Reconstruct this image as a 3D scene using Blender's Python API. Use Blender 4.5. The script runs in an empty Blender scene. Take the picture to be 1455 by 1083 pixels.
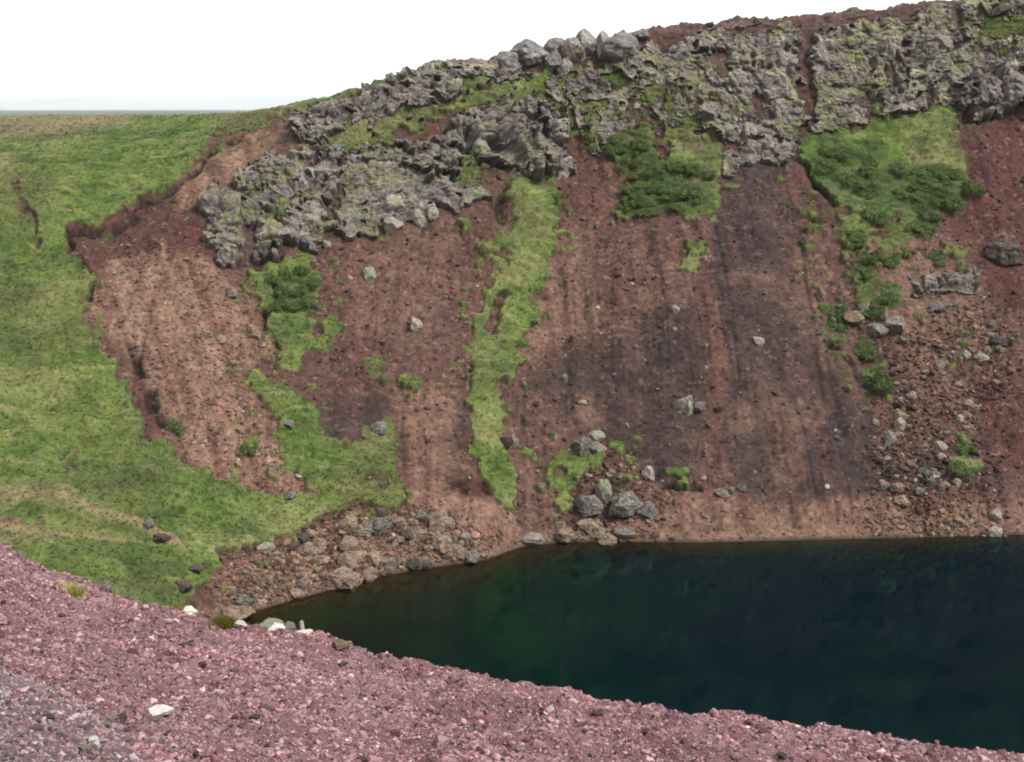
# A flooded volcanic crater seen from its red gravel rim, under a white overcast sky.
import bpy, math, random
import numpy as np
from mathutils import Vector, Matrix

rng = np.random.default_rng(7)
random.seed(7)
f32 = np.float32
scene = bpy.context.scene
COL = scene.collection

# ------------------------------------------------------------------ camera model
W0, H0, FPX = 1455.0, 1083.0, 1900.0
HORIZON = 153.0
PITCH = math.atan((H0 / 2 - HORIZON) / FPX)
CP, SP = math.cos(PITCH), math.sin(PITCH)
WATER = -40.0                       # lake level below the eye, metres


def q_of(py):                       # slope z/Y of the sight line through image row py
    yc = -(py - H0 / 2) / FPX
    return (yc * CP - SP) / (CP + yc * SP)


def project(P):                     # world -> reference image coordinates, used for laying out the survey
    depth = P[..., 1] * CP - P[..., 2] * SP
    up = P[..., 1] * SP + P[..., 2] * CP
    depth = np.maximum(depth, 0.05)
    return W0 / 2 + FPX * P[..., 0] / depth, H0 / 2 - FPX * up / depth


def K_of(px, py):                   # bearing x/Y of a sight line
    yc = -(py - H0 / 2) / FPX
    return (px - W0 / 2) / FPX / (CP + yc * SP)


# ------------------------------------------------------------------ noise
def _hash(ix, iy, iz, seed):
    h = (ix.astype(np.uint32) * np.uint32(374761393) + iy.astype(np.uint32) * np.uint32(668265263)
         + iz.astype(np.uint32) * np.uint32(2147483647) + np.uint32((seed * 974634777) & 0xffffffff))
    h = (h ^ (h >> np.uint32(13))) * np.uint32(1274126177)
    h = (h ^ (h >> np.uint32(16))) * np.uint32(2246822519)
    h = h ^ (h >> np.uint32(15))
    return (h >> np.uint32(8)).astype(f32) / f32(16777216.0)


def vnoise(p, seed=0):              # value noise, 0..1
    i = np.floor(p)
    f = (p - i).astype(f32)
    i = i.astype(np.int64)
    u = f * f * f * (f * (f * 6 - 15) + 10)
    out = 0
    for dx in (0, 1):
        wx = u[..., 0] if dx else 1 - u[..., 0]
        for dy in (0, 1):
            wy = u[..., 1] if dy else 1 - u[..., 1]
            for dz in (0, 1):
                wz = u[..., 2] if dz else 1 - u[..., 2]
                out = out + wx * wy * wz * _hash(i[..., 0] + dx, i[..., 1] + dy, i[..., 2] + dz, seed)
    return out


def fbm(P, size, octv=4, seed=0, gain=0.5, stretch=(1, 1, 1)):   # -1..1 or so
    p = P / (np.array(stretch, dtype=np.float64) * size)
    a, s, t = 1.0, 0.0, 0.0
    for k in range(octv):
        s = s + a * (vnoise(p + 17.3 * k, seed + k) * 2 - 1)
        t += a
        p = p * 2.03
        a *= gain
    return s / t * 1.6


def worley(P, size, seed=0, stretch=(1, 1, 1)):
    """f1, f2-f1, three random numbers of the nearest cell, offset to its centre"""
    p = P / (np.array(stretch, dtype=np.float64) * size)
    i = np.floor(p).astype(np.int64)
    f1 = np.full(p.shape[:-1], 9.0, f32)
    f2 = np.full(p.shape[:-1], 9.0, f32)
    r1 = np.zeros_like(f1); r2 = np.zeros_like(f1); r3 = np.zeros_like(f1)
    off = np.zeros(p.shape, f32)
    for dx in (-1, 0, 1):
        for dy in (-1, 0, 1):
            for dz in (-1, 0, 1):
                cx, cy, cz = i[..., 0] + dx, i[..., 1] + dy, i[..., 2] + dz
                hx, hy, hz = _hash(cx, cy, cz, seed), _hash(cx, cy, cz, seed + 1), _hash(cx, cy, cz, seed + 2)
                ox = (cx + hx - p[..., 0]).astype(f32)
                oy = (cy + hy - p[..., 1]).astype(f32)
                oz = (cz + hz - p[..., 2]).astype(f32)
                d = ox * ox + oy * oy + oz * oz
                near = d < f1
                f2 = np.where(near, f1, np.minimum(f2, d))
                f1 = np.where(near, d, f1)
                r1 = np.where(near, hx, r1); r2 = np.where(near, hy, r2); r3 = np.where(near, hz, r3)
                off = np.where(near[..., None], np.stack([ox, oy, oz], -1), off)
    f1 = np.sqrt(f1); f2 = np.sqrt(f2)
    return f1, f2 - f1, r1, r2, r3, off


def blocks(u, v, cell, seed, aspect=1.25, steep=1.35):
    """height of a pavement of tilted, flat-topped, steep-sided blocks over surface metres u, v; and random numbers of the topmost block"""
    u = u / (cell * aspect); v = v / cell
    i = np.floor(u).astype(np.int64); j = np.floor(v).astype(np.int64); zz = np.zeros_like(i)
    best = np.full(u.shape, -9.0, f32); r1 = np.zeros_like(best); r2 = np.zeros_like(best)
    for dx in (-1, 0, 1):
        for dy in (-1, 0, 1):
            H = [_hash(i + dx, j + dy, zz + k, seed) for k in range(9)]
            du = (i + dx + .15 + .7 * H[0] - u).astype(f32); dv = (j + dy + .15 + .7 * H[1] - v).astype(f32)
            a = (H[2] - .5) * 1.3; ca, sa = np.cos(a), np.sin(a)
            x = du * ca - dv * sa; y = du * sa + dv * ca
            wx_, wy_ = .45 + .35 * H[3], .45 + .3 * H[4]
            ax, ay = np.abs(x) / wx_, np.abs(y) / wy_
            edge = 1 - np.maximum((ax ** 4 + ay ** 4) ** .25, (ax + ay) * (.56 + .16 * H[5]))
            top = .12 + .42 * H[6] + (H[7] - .5) * .8 * x + (H[8] - .4) * .7 * y
            e_ = edge * steep
            h = .5 * (top + e_ - np.sqrt((top - e_) ** 2 + .012))
            near = h > best
            best = np.where(near, h, best); r1 = np.where(near, H[6], r1); r2 = np.where(near, H[5], r2)
    return best * cell, r1, r2


def sstep(a, b, x):
    t = np.clip((x - a) / (b - a), 0, 1)
    return t * t * (3 - 2 * t)


def S(r, g, b, k=1.0):              # sRGB 0..255 -> linear
    v = np.array([r, g, b], dtype=np.float64) / 255.0
    return (np.where(v <= 0.04045, v / 12.92, ((v + 0.055) / 1.055) ** 2.4) * k).astype(f32)


def blend(c, col, m):
    return c + (col - c) * m[..., None]


# ------------------------------------------------------------------ mesh and material helpers
def mesh_obj(name, V, F, mat, colors=None, smooth=True, parent=None, attrs=None):
    """V (n,3), F (m,3|4) -> one linked mesh object"""
    me = bpy.data.meshes.new(name)
    V = np.ascontiguousarray(V, dtype=f32).reshape(-1, 3)
    F = np.ascontiguousarray(F, dtype=np.int32)
    k = F.shape[1]
    me.vertices.add(len(V)); me.vertices.foreach_set('co', V.ravel())
    me.loops.add(F.size); me.loops.foreach_set('vertex_index', F.ravel())
    me.polygons.add(len(F))
    me.polygons.foreach_set('loop_start', np.arange(0, F.size, k, dtype=np.int32))
    me.polygons.foreach_set('loop_total', np.full(len(F), k, dtype=np.int32))
    me.polygons.foreach_set('use_smooth', np.full(len(F), smooth, dtype=bool))
    me.update(calc_edges=True)
    if colors is not None:
        ca = me.color_attributes.new('albedo', 'FLOAT_COLOR', 'POINT')
        c = np.ones((len(V), 4), f32); c[:, :3] = np.clip(colors.reshape(-1, 3), 0.001, 0.9)
        ca.data.foreach_set('color', c.ravel())
    for an, av in (attrs or {}).items():
        a = me.attributes.new(an, 'FLOAT', 'POINT'); a.data.foreach_set('value', np.ascontiguousarray(av, dtype=f32).ravel())
    me.materials.append(mat)
    o = bpy.data.objects.new(name, me); COL.objects.link(o)
    if parent: o.parent = parent
    return o


def tag(o, label=None, cat=None, group=None, kind=None):
    if label: o['label'] = label
    if cat: o['category'] = cat
    if group: o['group'] = group
    if kind: o['kind'] = kind
    return o


def grid_faces(nr, nc):
    a = np.arange(nr * nc, dtype=np.int32).reshape(nr, nc)
    return np.stack([a[:-1, :-1], a[:-1, 1:], a[1:, 1:], a[1:, :-1]], -1).reshape(-1, 4)


def grid_normals(P):
    du = np.gradient(P, axis=1); dv = np.gradient(P, axis=0)
    n = np.cross(du, dv)
    n /= np.maximum(np.linalg.norm(n, axis=-1, keepdims=True), 1e-9)
    return n


def new_mat(name):
    m = bpy.data.materials.new(name); m.use_nodes = True
    nt = m.node_tree
    return m, nt, nt.nodes['Principled BSDF']


def earth_mat(name, rough=0.95, scales=(3.0, 14.0), amt=0.5, bump=0.35, bumpdist=0.12, bscale=7.0):
    """albedo attribute, broken up by two procedural noises, with a bump"""
    m, nt, b = new_mat(name)
    N = nt.nodes.new; L = nt.links.new
    at = N('ShaderNodeAttribute'); at.attribute_name = 'albedo'
    geo = N('ShaderNodeNewGeometry')
    v = []
    for s in scales:
        n = N('ShaderNodeTexNoise'); n.inputs['Scale'].default_value = s; n.inputs['Detail'].default_value = 5; n.inputs['Roughness'].default_value = 0.7
        L(geo.outputs['Position'], n.inputs['Vector']); v.append(n)
    add = N('ShaderNodeMath'); add.operation = 'ADD'
    L(v[0].outputs['Fac'], add.inputs[0]); L(v[1].outputs['Fac'], add.inputs[1])
    mr = N('ShaderNodeMapRange'); mr.inputs['From Min'].default_value = 0.65; mr.inputs['From Max'].default_value = 1.35
    mr.inputs['To Min'].default_value = 1 - amt; mr.inputs['To Max'].default_value = 1 + amt
    L(add.outputs[0], mr.inputs['Value'])
    mul = N('ShaderNodeVectorMath'); mul.operation = 'SCALE'
    L(at.outputs['Color'], mul.inputs[0]); L(mr.outputs['Result'], mul.inputs['Scale'])
    L(mul.outputs['Vector'], b.inputs['Base Color'])
    b.inputs['Roughness'].default_value = rough
    b.inputs['Specular IOR Level'].default_value = 0.2
    bn = N('ShaderNodeTexNoise'); bn.inputs['Scale'].default_value = bscale; bn.inputs['Detail'].default_value = 6; bn.inputs['Roughness'].default_value = 0.75
    L(geo.outputs['Position'], bn.inputs['Vector'])
    bp = N('ShaderNodeBump'); bp.inputs['Strength'].default_value = bump; bp.inputs['Distance'].default_value = bumpdist
    L(bn.outputs['Fac'], bp.inputs['Height']); L(bp.outputs['Normal'], b.inputs['Normal'])
    return m


def stone_mat(name, base, dark, lichen, lich_amt=0.5, scale=3.0, bump=0.5):
    """a rock: mottled body, lichen spots on it, tint varying from stone to stone"""
    m, nt, b = new_mat(name)
    N = nt.nodes.new; L = nt.links.new
    tc = N('ShaderNodeTexCoord'); oi = N('ShaderNodeObjectInfo')
    addv = N('ShaderNodeVectorMath'); addv.operation = 'ADD'
    L(tc.outputs['Object'], addv.inputs[0]); L(oi.outputs['Location'], addv.inputs[1])
    n1 = N('ShaderNodeTexNoise'); n1.inputs['Scale'].default_value = scale; n1.inputs['Detail'].default_value = 6; n1.inputs['Roughness'].default_value = 0.7
    n2 = N('ShaderNodeTexNoise'); n2.inputs['Scale'].default_value = scale * 2.3; n2.inputs['Detail'].default_value = 4
    for n in (n1, n2): L(addv.outputs[0], n.inputs['Vector'])
    r1 = N('ShaderNodeValToRGB'); r1.color_ramp.elements[0].position = 0.35; r1.color_ramp.elements[1].position = 0.62
    r1.color_ramp.elements[0].color = (*dark, 1); r1.color_ramp.elements[1].color = (*base, 1)
    L(n1.outputs['Fac'], r1.inputs['Fac'])
    r2 = N('ShaderNodeValToRGB'); r2.color_ramp.elements[0].position = 0.54; r2.color_ramp.elements[1].position = 0.62
    r2.color_ramp.elements[0].color = (0, 0, 0, 1); r2.color_ramp.elements[1].color = (lich_amt,) * 3 + (1,)
    L(n2.outputs['Fac'], r2.inputs['Fac'])
    mx = N('ShaderNodeMix'); mx.data_type = 'RGBA'; mx.inputs['B'].default_value = (*lichen, 1)
    L(r2.outputs['Color'], mx.inputs['Factor']); L(r1.outputs['Color'], mx.inputs['A'])
    mr = N('ShaderNodeMapRange'); mr.inputs['To Min'].default_value = 0.75; mr.inputs['To Max'].default_value = 1.2
    L(oi.outputs['Random'], mr.inputs['Value'])
    sc = N('ShaderNodeVectorMath'); sc.operation = 'SCALE'
    L(mx.outputs['Result'], sc.inputs[0]); L(mr.outputs['Result'], sc.inputs['Scale'])
    L(sc.outputs['Vector'], b.inputs['Base Color'])
    b.inputs['Roughness'].default_value = 0.92; b.inputs['Specular IOR Level'].default_value = 0.25
    bp = N('ShaderNodeBump'); bp.inputs['Strength'].default_value = bump; bp.inputs['Distance'].default_value = 0.1
    L(n1.outputs['Fac'], bp.inputs['Height']); L(bp.outputs['Normal'], b.inputs['Normal'])
    return m


def leaf_mat(name):
    m, nt, b = new_mat(name)
    at = nt.nodes.new('ShaderNodeAttribute'); at.attribute_name = 'albedo'
    nt.links.new(at.outputs['Color'], b.inputs['Base Color'])
    b.inputs['Roughness'].default_value = 0.7; b.inputs['Specular IOR Level'].default_value = 0.25
    tr = nt.nodes.new('ShaderNodeBsdfTranslucent'); nt.links.new(at.outputs['Color'], tr.inputs['Color'])
    mx = nt.nodes.new('ShaderNodeMixShader'); mx.inputs[0].default_value = 0.4
    nt.links.new(b.outputs[0], mx.inputs[1]); nt.links.new(tr.outputs[0], mx.inputs[2])
    nt.links.new(mx.outputs[0], nt.nodes['Material Output'].inputs['Surface'])
    return m


M_EARTH = earth_mat('crater_earth', scales=(2.0, 6.5), amt=0.62, bump=0.5, bumpdist=0.18, bscale=4.0)
M_ROCK = earth_mat('lichened_lava', scales=(2.2, 9.0), amt=0.42, bump=0.55, bumpdist=0.2, bscale=4.5)
M_FORE = earth_mat('lapilli_bed', scales=(20.0, 75.0), amt=0.5, bump=0.6, bumpdist=0.02, bscale=60.0)
M_PEB = earth_mat('lapilli', scales=(30.0, 120.0), amt=0.3, bump=0.4, bumpdist=0.006, bscale=120.0)
M_SCREE = earth_mat('scree_stones', scales=(5.0, 20.0), amt=0.25, bump=0.3, bumpdist=0.04, bscale=12.0)
M_LEAF = leaf_mat('leaves')

# ------------------------------------------------------------------ the survey chart: what grows or lies where on the crater wall
PADX, PADY, CW, CH = 500, 100, 2455, 1650


def chart(polys, soft=4):
    c = np.zeros((CH, CW), f32)
    for poly in polys:
        val = 1.0
        if isinstance(poly, tuple): poly, val = poly
        p = np.array(poly, dtype=np.float64) + (PADX, PADY)
        y0, y1 = max(0, int(p[:, 1].min())), min(CH - 1, int(p[:, 1].max()) + 1)
        a, b = p, np.roll(p, -1, 0)
        for y in range(y0, y1 + 1):
            cr = (a[:, 1] <= y) != (b[:, 1] <= y)
            if not cr.any(): continue
            xs = np.sort(a[cr, 0] + (y - a[cr, 1]) * (b[cr, 0] - a[cr, 0]) / (b[cr, 1] - a[cr, 1]))
            for k in range(0, len(xs) - 1, 2):
                i0, i1 = max(0, int(round(xs[k]))), min(CW, int(round(xs[k + 1])))
                if i1 > i0: c[y, i0:i1] = np.maximum(c[y, i0:i1], val)
    for _ in range(2):
        for ax in (0, 1):
            n = 2 * soft + 1
            pad = [(0, 0), (0, 0)]; pad[ax] = (soft + 1, soft)
            cs = np.cumsum(np.pad(c, pad, mode='edge'), axis=ax, dtype=np.float64)
            c = ((np.take(cs, range(n, cs.shape[ax]), ax) - np.take(cs, range(0, cs.shape[ax] - n), ax)) / n).astype(f32)
    return c


def look(c, px, py):
    x = np.clip(px + PADX, 0, CW - 2); y = np.clip(py + PADY, 0, CH - 2)
    i = x.astype(np.int32); j = y.astype(np.int32); u = (x - i).astype(f32); v = (y - j).astype(f32)
    return (c[j, i] * (1 - u) + c[j, i + 1] * u) * (1 - v) + (c[j + 1, i] * (1 - u) + c[j + 1, i + 1] * u) * v


def ell(x, y, rx, ry, n=12):
    return [(x + rx * math.cos(2 * math.pi * k / n), y + ry * math.sin(2 * math.pi * k / n)) for k in range(n)]


GRASS = [
    [(-480, 100), (0, 150), (200, 150), (350, 150), (410, 148), (408, 168), (392, 182), (345, 192), (312, 203), (288, 222), (268, 243), (246, 258),
     (216, 268), (190, 266), (184, 285), (172, 303), (150, 316), (122, 320), (95, 310), (90, 330), (98, 356), (122, 392), (130, 430), (124, 455),
     (140, 492), (165, 532), (190, 570), (206, 602), (208, 640), (245, 640), (275, 662), (330, 684), (400, 700), (440, 705), (480, 706), (520, 712),
     (590, 716), (560, 728), (500, 724), (440, 742), (415, 752), (360, 768), (308, 786), (318, 802), (262, 858), (262, 885), (200, 1100), (0, 1200), (-480, 1500)],
    [(335, 402), (372, 378), (425, 358), (455, 364), (456, 396), (446, 440), (440, 500), (424, 530), (402, 508), (382, 462), (366, 424)],
    [(350, 522), (370, 510), (400, 540), (415, 560), (410, 590), (440, 580), (455, 612), (490, 640), (515, 630), (530, 606), (553, 596), (560, 640),
     (557, 680), (585, 718), (520, 722), (460, 700), (425, 675), (405, 650), (398, 610), (372, 580), (355, 550)],
    [(722, 258), (760, 246), (800, 250), (804, 300), (791, 340), (780, 380), (768, 440), (747, 490), (722, 550), (712, 560), (715, 600), (722, 640), (735, 670),
     (742, 722), (725, 730), (705, 690), (680, 650), (664, 600), (665, 540), (674, 490), (700, 470), (712, 420), (722, 380), (724, 320)],
    [(690, 405), (712, 380), (722, 385), (708, 440), (698, 480), (674, 500), (674, 470)],
    [(778, 652), (822, 643), (858, 638), (866, 652), (822, 690), (815, 722), (790, 737), (790, 700)],
    [(945, 183), (990, 176), (1020, 188), (1018, 230), (1020, 300), (985, 308), (930, 290), (880, 318), (872, 302), (890, 260), (920, 238), (940, 215)],
    [(882, 190), (920, 180), (934, 200), (922, 226), (882, 240), (862, 215)],
    [(1145, 195), (1200, 185), (1280, 164), (1357, 152), (1362, 200), (1372, 240), (1380, 262), (1368, 290), (1340, 300), (1328, 330), (1290, 338), (1250, 330),
     (1222, 310), (1190, 290), (1170, 260), (1150, 230)],
    ([(1190, 300), (1290, 335), (1300, 352), (1252, 372), (1240, 395), (1282, 415), (1280, 442), (1240, 452), (1200, 432), (1178, 428), (1196, 470), (1225, 500), (1265, 520), (1268, 550),
      (1245, 560), (1225, 540), (1200, 500), (1168, 478), (1162, 432), (1200, 400), (1195, 350)], 0.62),
    ([(452, 205), (470, 190), (540, 168), (640, 150), (720, 118), (778, 93), (800, 104), (740, 128), (650, 165), (560, 200), (480, 218), (430, 222), (440, 212)], 0.72),
    ([(400, 158), (430, 150), (520, 124), (620, 100), (640, 98), (620, 108), (520, 134), (430, 164)], 0.9),
    [(508, 512), (535, 503), (551, 522), (545, 545), (528, 540)], [(566, 545), (580, 538), (592, 552), (584, 562), (570, 556)],
    [(1346, 616), (1370, 612), (1390, 632), (1388, 650), (1364, 640)], [(1338, 652), (1368, 656), (1388, 668), (1380, 680), (1345, 676)],
    ([(978, 345), (1010, 335), (1018, 372), (1000, 386), (960, 390)], 0.6), ([(930, 690), (965, 668), (990, 690), (960, 690)], 0.4),
    [(872, 676), (900, 668), (912, 682), (880, 690)], ([(860, 620), (890, 628), (905, 660), (880, 660)], 0.5),
    [(235, 598), (262, 598), (268, 608), (240, 612)], [(338, 630), (358, 628), (368, 636), (345, 641)],
    ([(450, 430), (490, 420), (495, 470), (465, 500), (445, 500)], 0.42), ([(500, 320), (560, 315), (560, 330), (500, 345)], 0.3),
    ([(660, 300), (720, 300), (720, 370), (690, 400), (650, 400)], 0.35), ([(1130, 240), (1165, 270), (1170, 340), (1145, 400), (1130, 330)], 0.35),
    ([(1330, 340), (1390, 352), (1360, 372), (1320, 365)], 0.5), ([(1280, 480), (1400, 450), (1440, 480), (1330, 520)], 0.3),
    ([(390, 500), (420, 540), (440, 580), (410, 590)], 0.5), ([(640, 120), (800, 100), (860, 130), (850, 220), (800, 200), (740, 160), (640, 160)], 0.45),
    ([(860, 100), (1000, 150), (1010, 185), (860, 200), (830, 220)], 0.38), ([(640, 200), (720, 240), (700, 270), (650, 275)], 0.6),
    ([(400, 240), (470, 270), (440, 310), (380, 330), (340, 300)], 0.34),
    ([(1230, 130), (1330, 105), (1340, 130), (1240, 160)], 0.45), ([(1380, 20), (1500, 20), (1500, 60), (1400, 60)], 0.6),
]
BARE = [                                                   # scars and holes in the turf
    ([(14, 270), (22, 266), (46, 304), (60, 345), (72, 360), (62, 360), (38, 318)], .75), [(180, 495), (196, 500), (222, 560), (235, 605), (214, 640), (206, 600), (186, 540)],
    ([(-200, 712), (0, 716), (40, 728), (70, 744), (40, 746), (0, 734), (-200, 725)], 0.9),
    [(640, 690), (700, 690), (722, 720), (712, 738), (640, 735)], [(708, 540), (724, 548), (716, 568), (704, 556)],
    [(706, 420), (722, 405), (716, 445), (700, 480), (696, 450)], [(300, 190), (345, 190), (350, 200), (300, 204)],
]
STRAW = [
    ([(-300, 640), (0, 676), (60, 690), (130, 722), (210, 756), (290, 786), (250, 782), (130, 748), (40, 712), (-300, 690)], 0.5), ([(-300, 740), (0, 735), (100, 756), (250, 782), (100, 770), (-300, 790)], 0.6),
    ([(-400, 150), (130, 150), (225, 160), (160, 182), (60, 196), (-400, 215)], 1.3), ([(-300, 230), (30, 228), (50, 260), (20, 290), (-300, 300)], 0.5),
    ([(290, 158), (440, 150), (400, 180), (300, 178)], 0.5), ([(1250, 170), (1357, 155), (1360, 230), (1290, 240)], 0.45), ([(725, 330), (790, 330), (700, 520), (670, 520)], 0.4),
    ([(950, 185), (1010, 185), (1005, 215), (955, 215)], 0.5), ([(480, 690), (580, 690), (580, 720), (420, 745)], 0.4), ([(600, 90), (800, 90), (560, 190), (440, 215)], 0.5),
]
DARKGREEN = [
    ([(380, 385), (440, 372), (452, 400), (440, 440), (385, 440)], 0.8), ([(890, 235), (1010, 225), (1010, 300), (880, 312)], 0.85), [(884, 190), (920, 182), (934, 200), (922, 224), (882, 238), (864, 215)],
    ([(1150, 215), (1240, 200), (1290, 250), (1380, 250), (1380, 290), (1330, 330), (1240, 330), (1170, 260)], 0.8), ([(1190, 320), (1280, 420), (1265, 550), (1165, 480)], 0.7),
    ([(0, 340), (110, 370), (120, 420), (60, 520), (0, 560)], 0.45), ([(100, 650), (260, 670), (250, 720), (110, 710)], 0.5), ([(60, 640), (420, 690), (400, 710), (240, 700)], 0.3), ([(510, 610), (555, 600), (556, 645), (520, 640)], 0.8),
    ([(40, 745), (150, 760), (230, 800), (200, 830), (100, 790)], 0.5), ([(450, 670), (540, 660), (530, 690), (470, 690)], 0.5),
]
TAN = [
    [(340, 200), (400, 190), (380, 215), (340, 252), (300, 288), (262, 300), (240, 296), (262, 262), (290, 232)],
    [(140, 370), (250, 340), (300, 380), (330, 405), (372, 432), (392, 490), (352, 520), (382, 600), (425, 662), (485, 704), (440, 702), (330, 684), (272, 652), (242, 602), (200, 540), (160, 482), (132, 440)],
    ([(318, 800), (380, 770), (470, 786), (525, 800), (490, 834), (366, 866), (300, 870)], 1.0), ([(582, 702), (640, 700), (715, 712), (742, 762), (690, 796), (560, 806)], 1.0),
    ([(940, 690), (1040, 690), (1060, 720), (1300, 715), (1455, 725), (1900, 730), (1900, 756), (1455, 762), (900, 775), (760, 780), (880, 745)], 0.62), ([(400, 750), (560, 730), (600, 800), (500, 830), (450, 790)], 0.7),
    ([(1040, 570), (1180, 560), (1170, 610), (1040, 610)], 0.4), ([(1090, 560), (1130, 560), (1140, 690), (1100, 690)], 0.35), ([(1000, 380), (1150, 400), (1240, 560), (1220, 590), (1120, 440)], 0.3),
    ([(785, 320), (830, 330), (860, 480), (800, 480), (735, 520), (730, 540), (770, 420)], 0.55), ([(820, 560), (850, 560), (860, 610), (835, 600)], 0.5), ([(1200, 360), (1380, 330), (1400, 480), (1300, 540)], 0.4),
    ([(560, 560), (640, 560), (640, 690), (580, 710)], 0.4), ([(500, 330), (660, 330), (620, 480), (500, 480)], 0.22),
    ([(0, 716), (40, 730), (110, 756), (60, 758), (0, 742)], 0.8),
]
RED = [
    [(80, 312), (190, 288), (200, 266), (262, 258), (250, 300), (310, 330), (310, 380), (270, 360), (140, 372), (120, 400), (96, 350)],
    ([(1362, 160), (1960, 150), (1960, 560), (1420, 440), (1350, 340), (1385, 280), (1370, 230)], 1.2), ([(1385, 545), (1960, 520), (1960, 690), (1390, 668)], 0.9), ([(1130, 210), (1150, 210), (1220, 310), (1190, 330), (1150, 290)], 0.6),
    ([(930, 190), (945, 185), (940, 220), (915, 245)], 0.7), ([(540, 225), (600, 190), (700, 135), (710, 142), (620, 195), (560, 245)], 0.95), ([(690, 300), (725, 260), (722, 300), (690, 330)], 0.8),
    ([(640, 680), (705, 680), (712, 696), (640, 700)], 0.9), ([(1130, 90), (1165, 90), (1160, 200), (1130, 200)], 0.55), ([(900, 45), (1000, 38), (1000, 60), (900, 70)], 0.5), ([(1110, 25), (1300, 10), (1300, 30), (1120, 38)], 0.2),
    ([(180, 495), (196, 500), (235, 605), (214, 640)], 0.9), ([(940, 684), (1000, 682), (1000, 692), (940, 692)], 0.9), ([(800, 200), (860, 180), (850, 300), (800, 300)], 0.5),
    ([(372, 430), (384, 450), (380, 460), (366, 440)], 0.8), ([(800, 330), (812, 330), (806, 460), (798, 460)], 0.6),
]
DARK = [
    ([(930, 440), (1000, 430), (1012, 540), (1000, 640), (970, 700), (880, 640), (830, 600), (780, 560), (740, 560), (800, 500), (880, 490)], 0.95), ([(1022, 232), (1118, 225), (1124, 330), (1120, 420), (1180, 470), (1215, 500), (1250, 600), (1250, 710), (1040, 700), (1030, 600), (1040, 480), (1018, 400)], 0.95),
    ([(450, 565), (550, 560), (548, 600), (500, 645), (450, 620)], 0.8), ([(620, 420), (645, 420), (652, 480), (640, 520), (625, 480)], 0.7), ([(640, 560), (660, 560), (662, 640), (630, 640)], 0.8), ([(700, 550), (800, 520), (770, 640), (720, 620)], 0.45),
    ([(1215, 650), (1330, 640), (1400, 690), (1240, 700)], 0.7), ([(1380, 660), (1960, 650), (1960, 710), (1400, 700)], 0.5), ([(1400, 180), (1960, 180), (1960, 420), (1430, 400)], 0.2), ([(480, 590), (520, 590), (500, 650), (470, 650)], 0.8),
]
ROCKY = [[(820, 90), (905, 45), (1080, 25), (1380, 0), (1500, -10), (1900, -30), (1900, 150), (1400, 160), (1300, 165), (1190, 190), (1140, 240), (1020, 240), (940, 190), (860, 230), (800, 240), (640, 300), (470, 345), (310, 380), (288, 300), (400, 230), (560, 160), (700, 80)]]
C_GRASS, C_WIDE, C_BARE, C_STRAW, C_DG = chart(GRASS, 6), chart(GRASS, 22), chart(BARE, 4), chart(STRAW, 6), chart(DARKGREEN, 5)
C_TAN, C_RED, C_DARK, C_ROCKY = chart(TAN, 6), chart(RED, 4), chart(DARK, 9), chart(ROCKY, 6)


# ------------------------------------------------------------------ the far crater wall
def table(t):
    a = np.array(t, dtype=np.float64)
    return lambda px: np.interp(px, a[:, 0], a[:, 1])


T_W = table([(-900, 1700), (-450, 1365), (0, 1010), (200, 930), (320, 888), (365, 868), (420, 852), (470, 838), (530, 822), (600, 808), (690, 796), (740, 778), (800, 770), (900, 770), (1000, 771), (1160, 767), (1300, 764), (1455, 760), (1900, 752)])
T_C = table([(-450, 330), (0, 300), (200, 270), (300, 300), (400, 330), (480, 322), (560, 312), (650, 290), (720, 250), (800, 235), (900, 215), (1000, 204), (1100, 204), (1200, 184), (1350, 158), (1455, 152), (1900, 140)])
T_R = table([(-450, 166), (0, 166), (200, 164), (350, 162), (400, 155), (450, 144), (500, 132), (560, 118), (620, 105), (660, 95), (700, 86), (740, 80), (780, 78), (830, 76), (880, 66), (910, 46), (1000, 35), (1050, 28), (1100, 28), (1200, 18), (1280, 13), (1370, 6), (1455, -1), (1900, -26)])
T_M1 = table([(-450, .40), (0, .45), (200, .54), (350, .6), (500, .66), (727, .71), (1100, .77), (1455, .80), (1900, .80)])
T_M2 = table([(-450, .3), (200, .32), (300, .45), (400, .62), (500, .85), (727, 1.1), (1000, 1.6), (1455, 1.9), (1900, 1.9)])

NC_IN = 1250
Kc = np.concatenate([np.linspace(-1.0, -0.455, 90), np.linspace(-0.45, 0.45, NC_IN), np.linspace(0.455, 1.0, 90)])


def smooth1(a, n):
    k = np.hanning(2 * n + 3)[1:-1]; k /= k.sum()
    return np.convolve(np.pad(a, n, mode='edge'), k, mode='valid')


def solve_row(T, K):
    py = np.full_like(K, 500.0)
    for _ in range(12):
        yc = -(py - H0 / 2) / FPX
        px = W0 / 2 + FPX * K * (CP + yc * SP)
        py = T(px)
    return py, px


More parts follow.
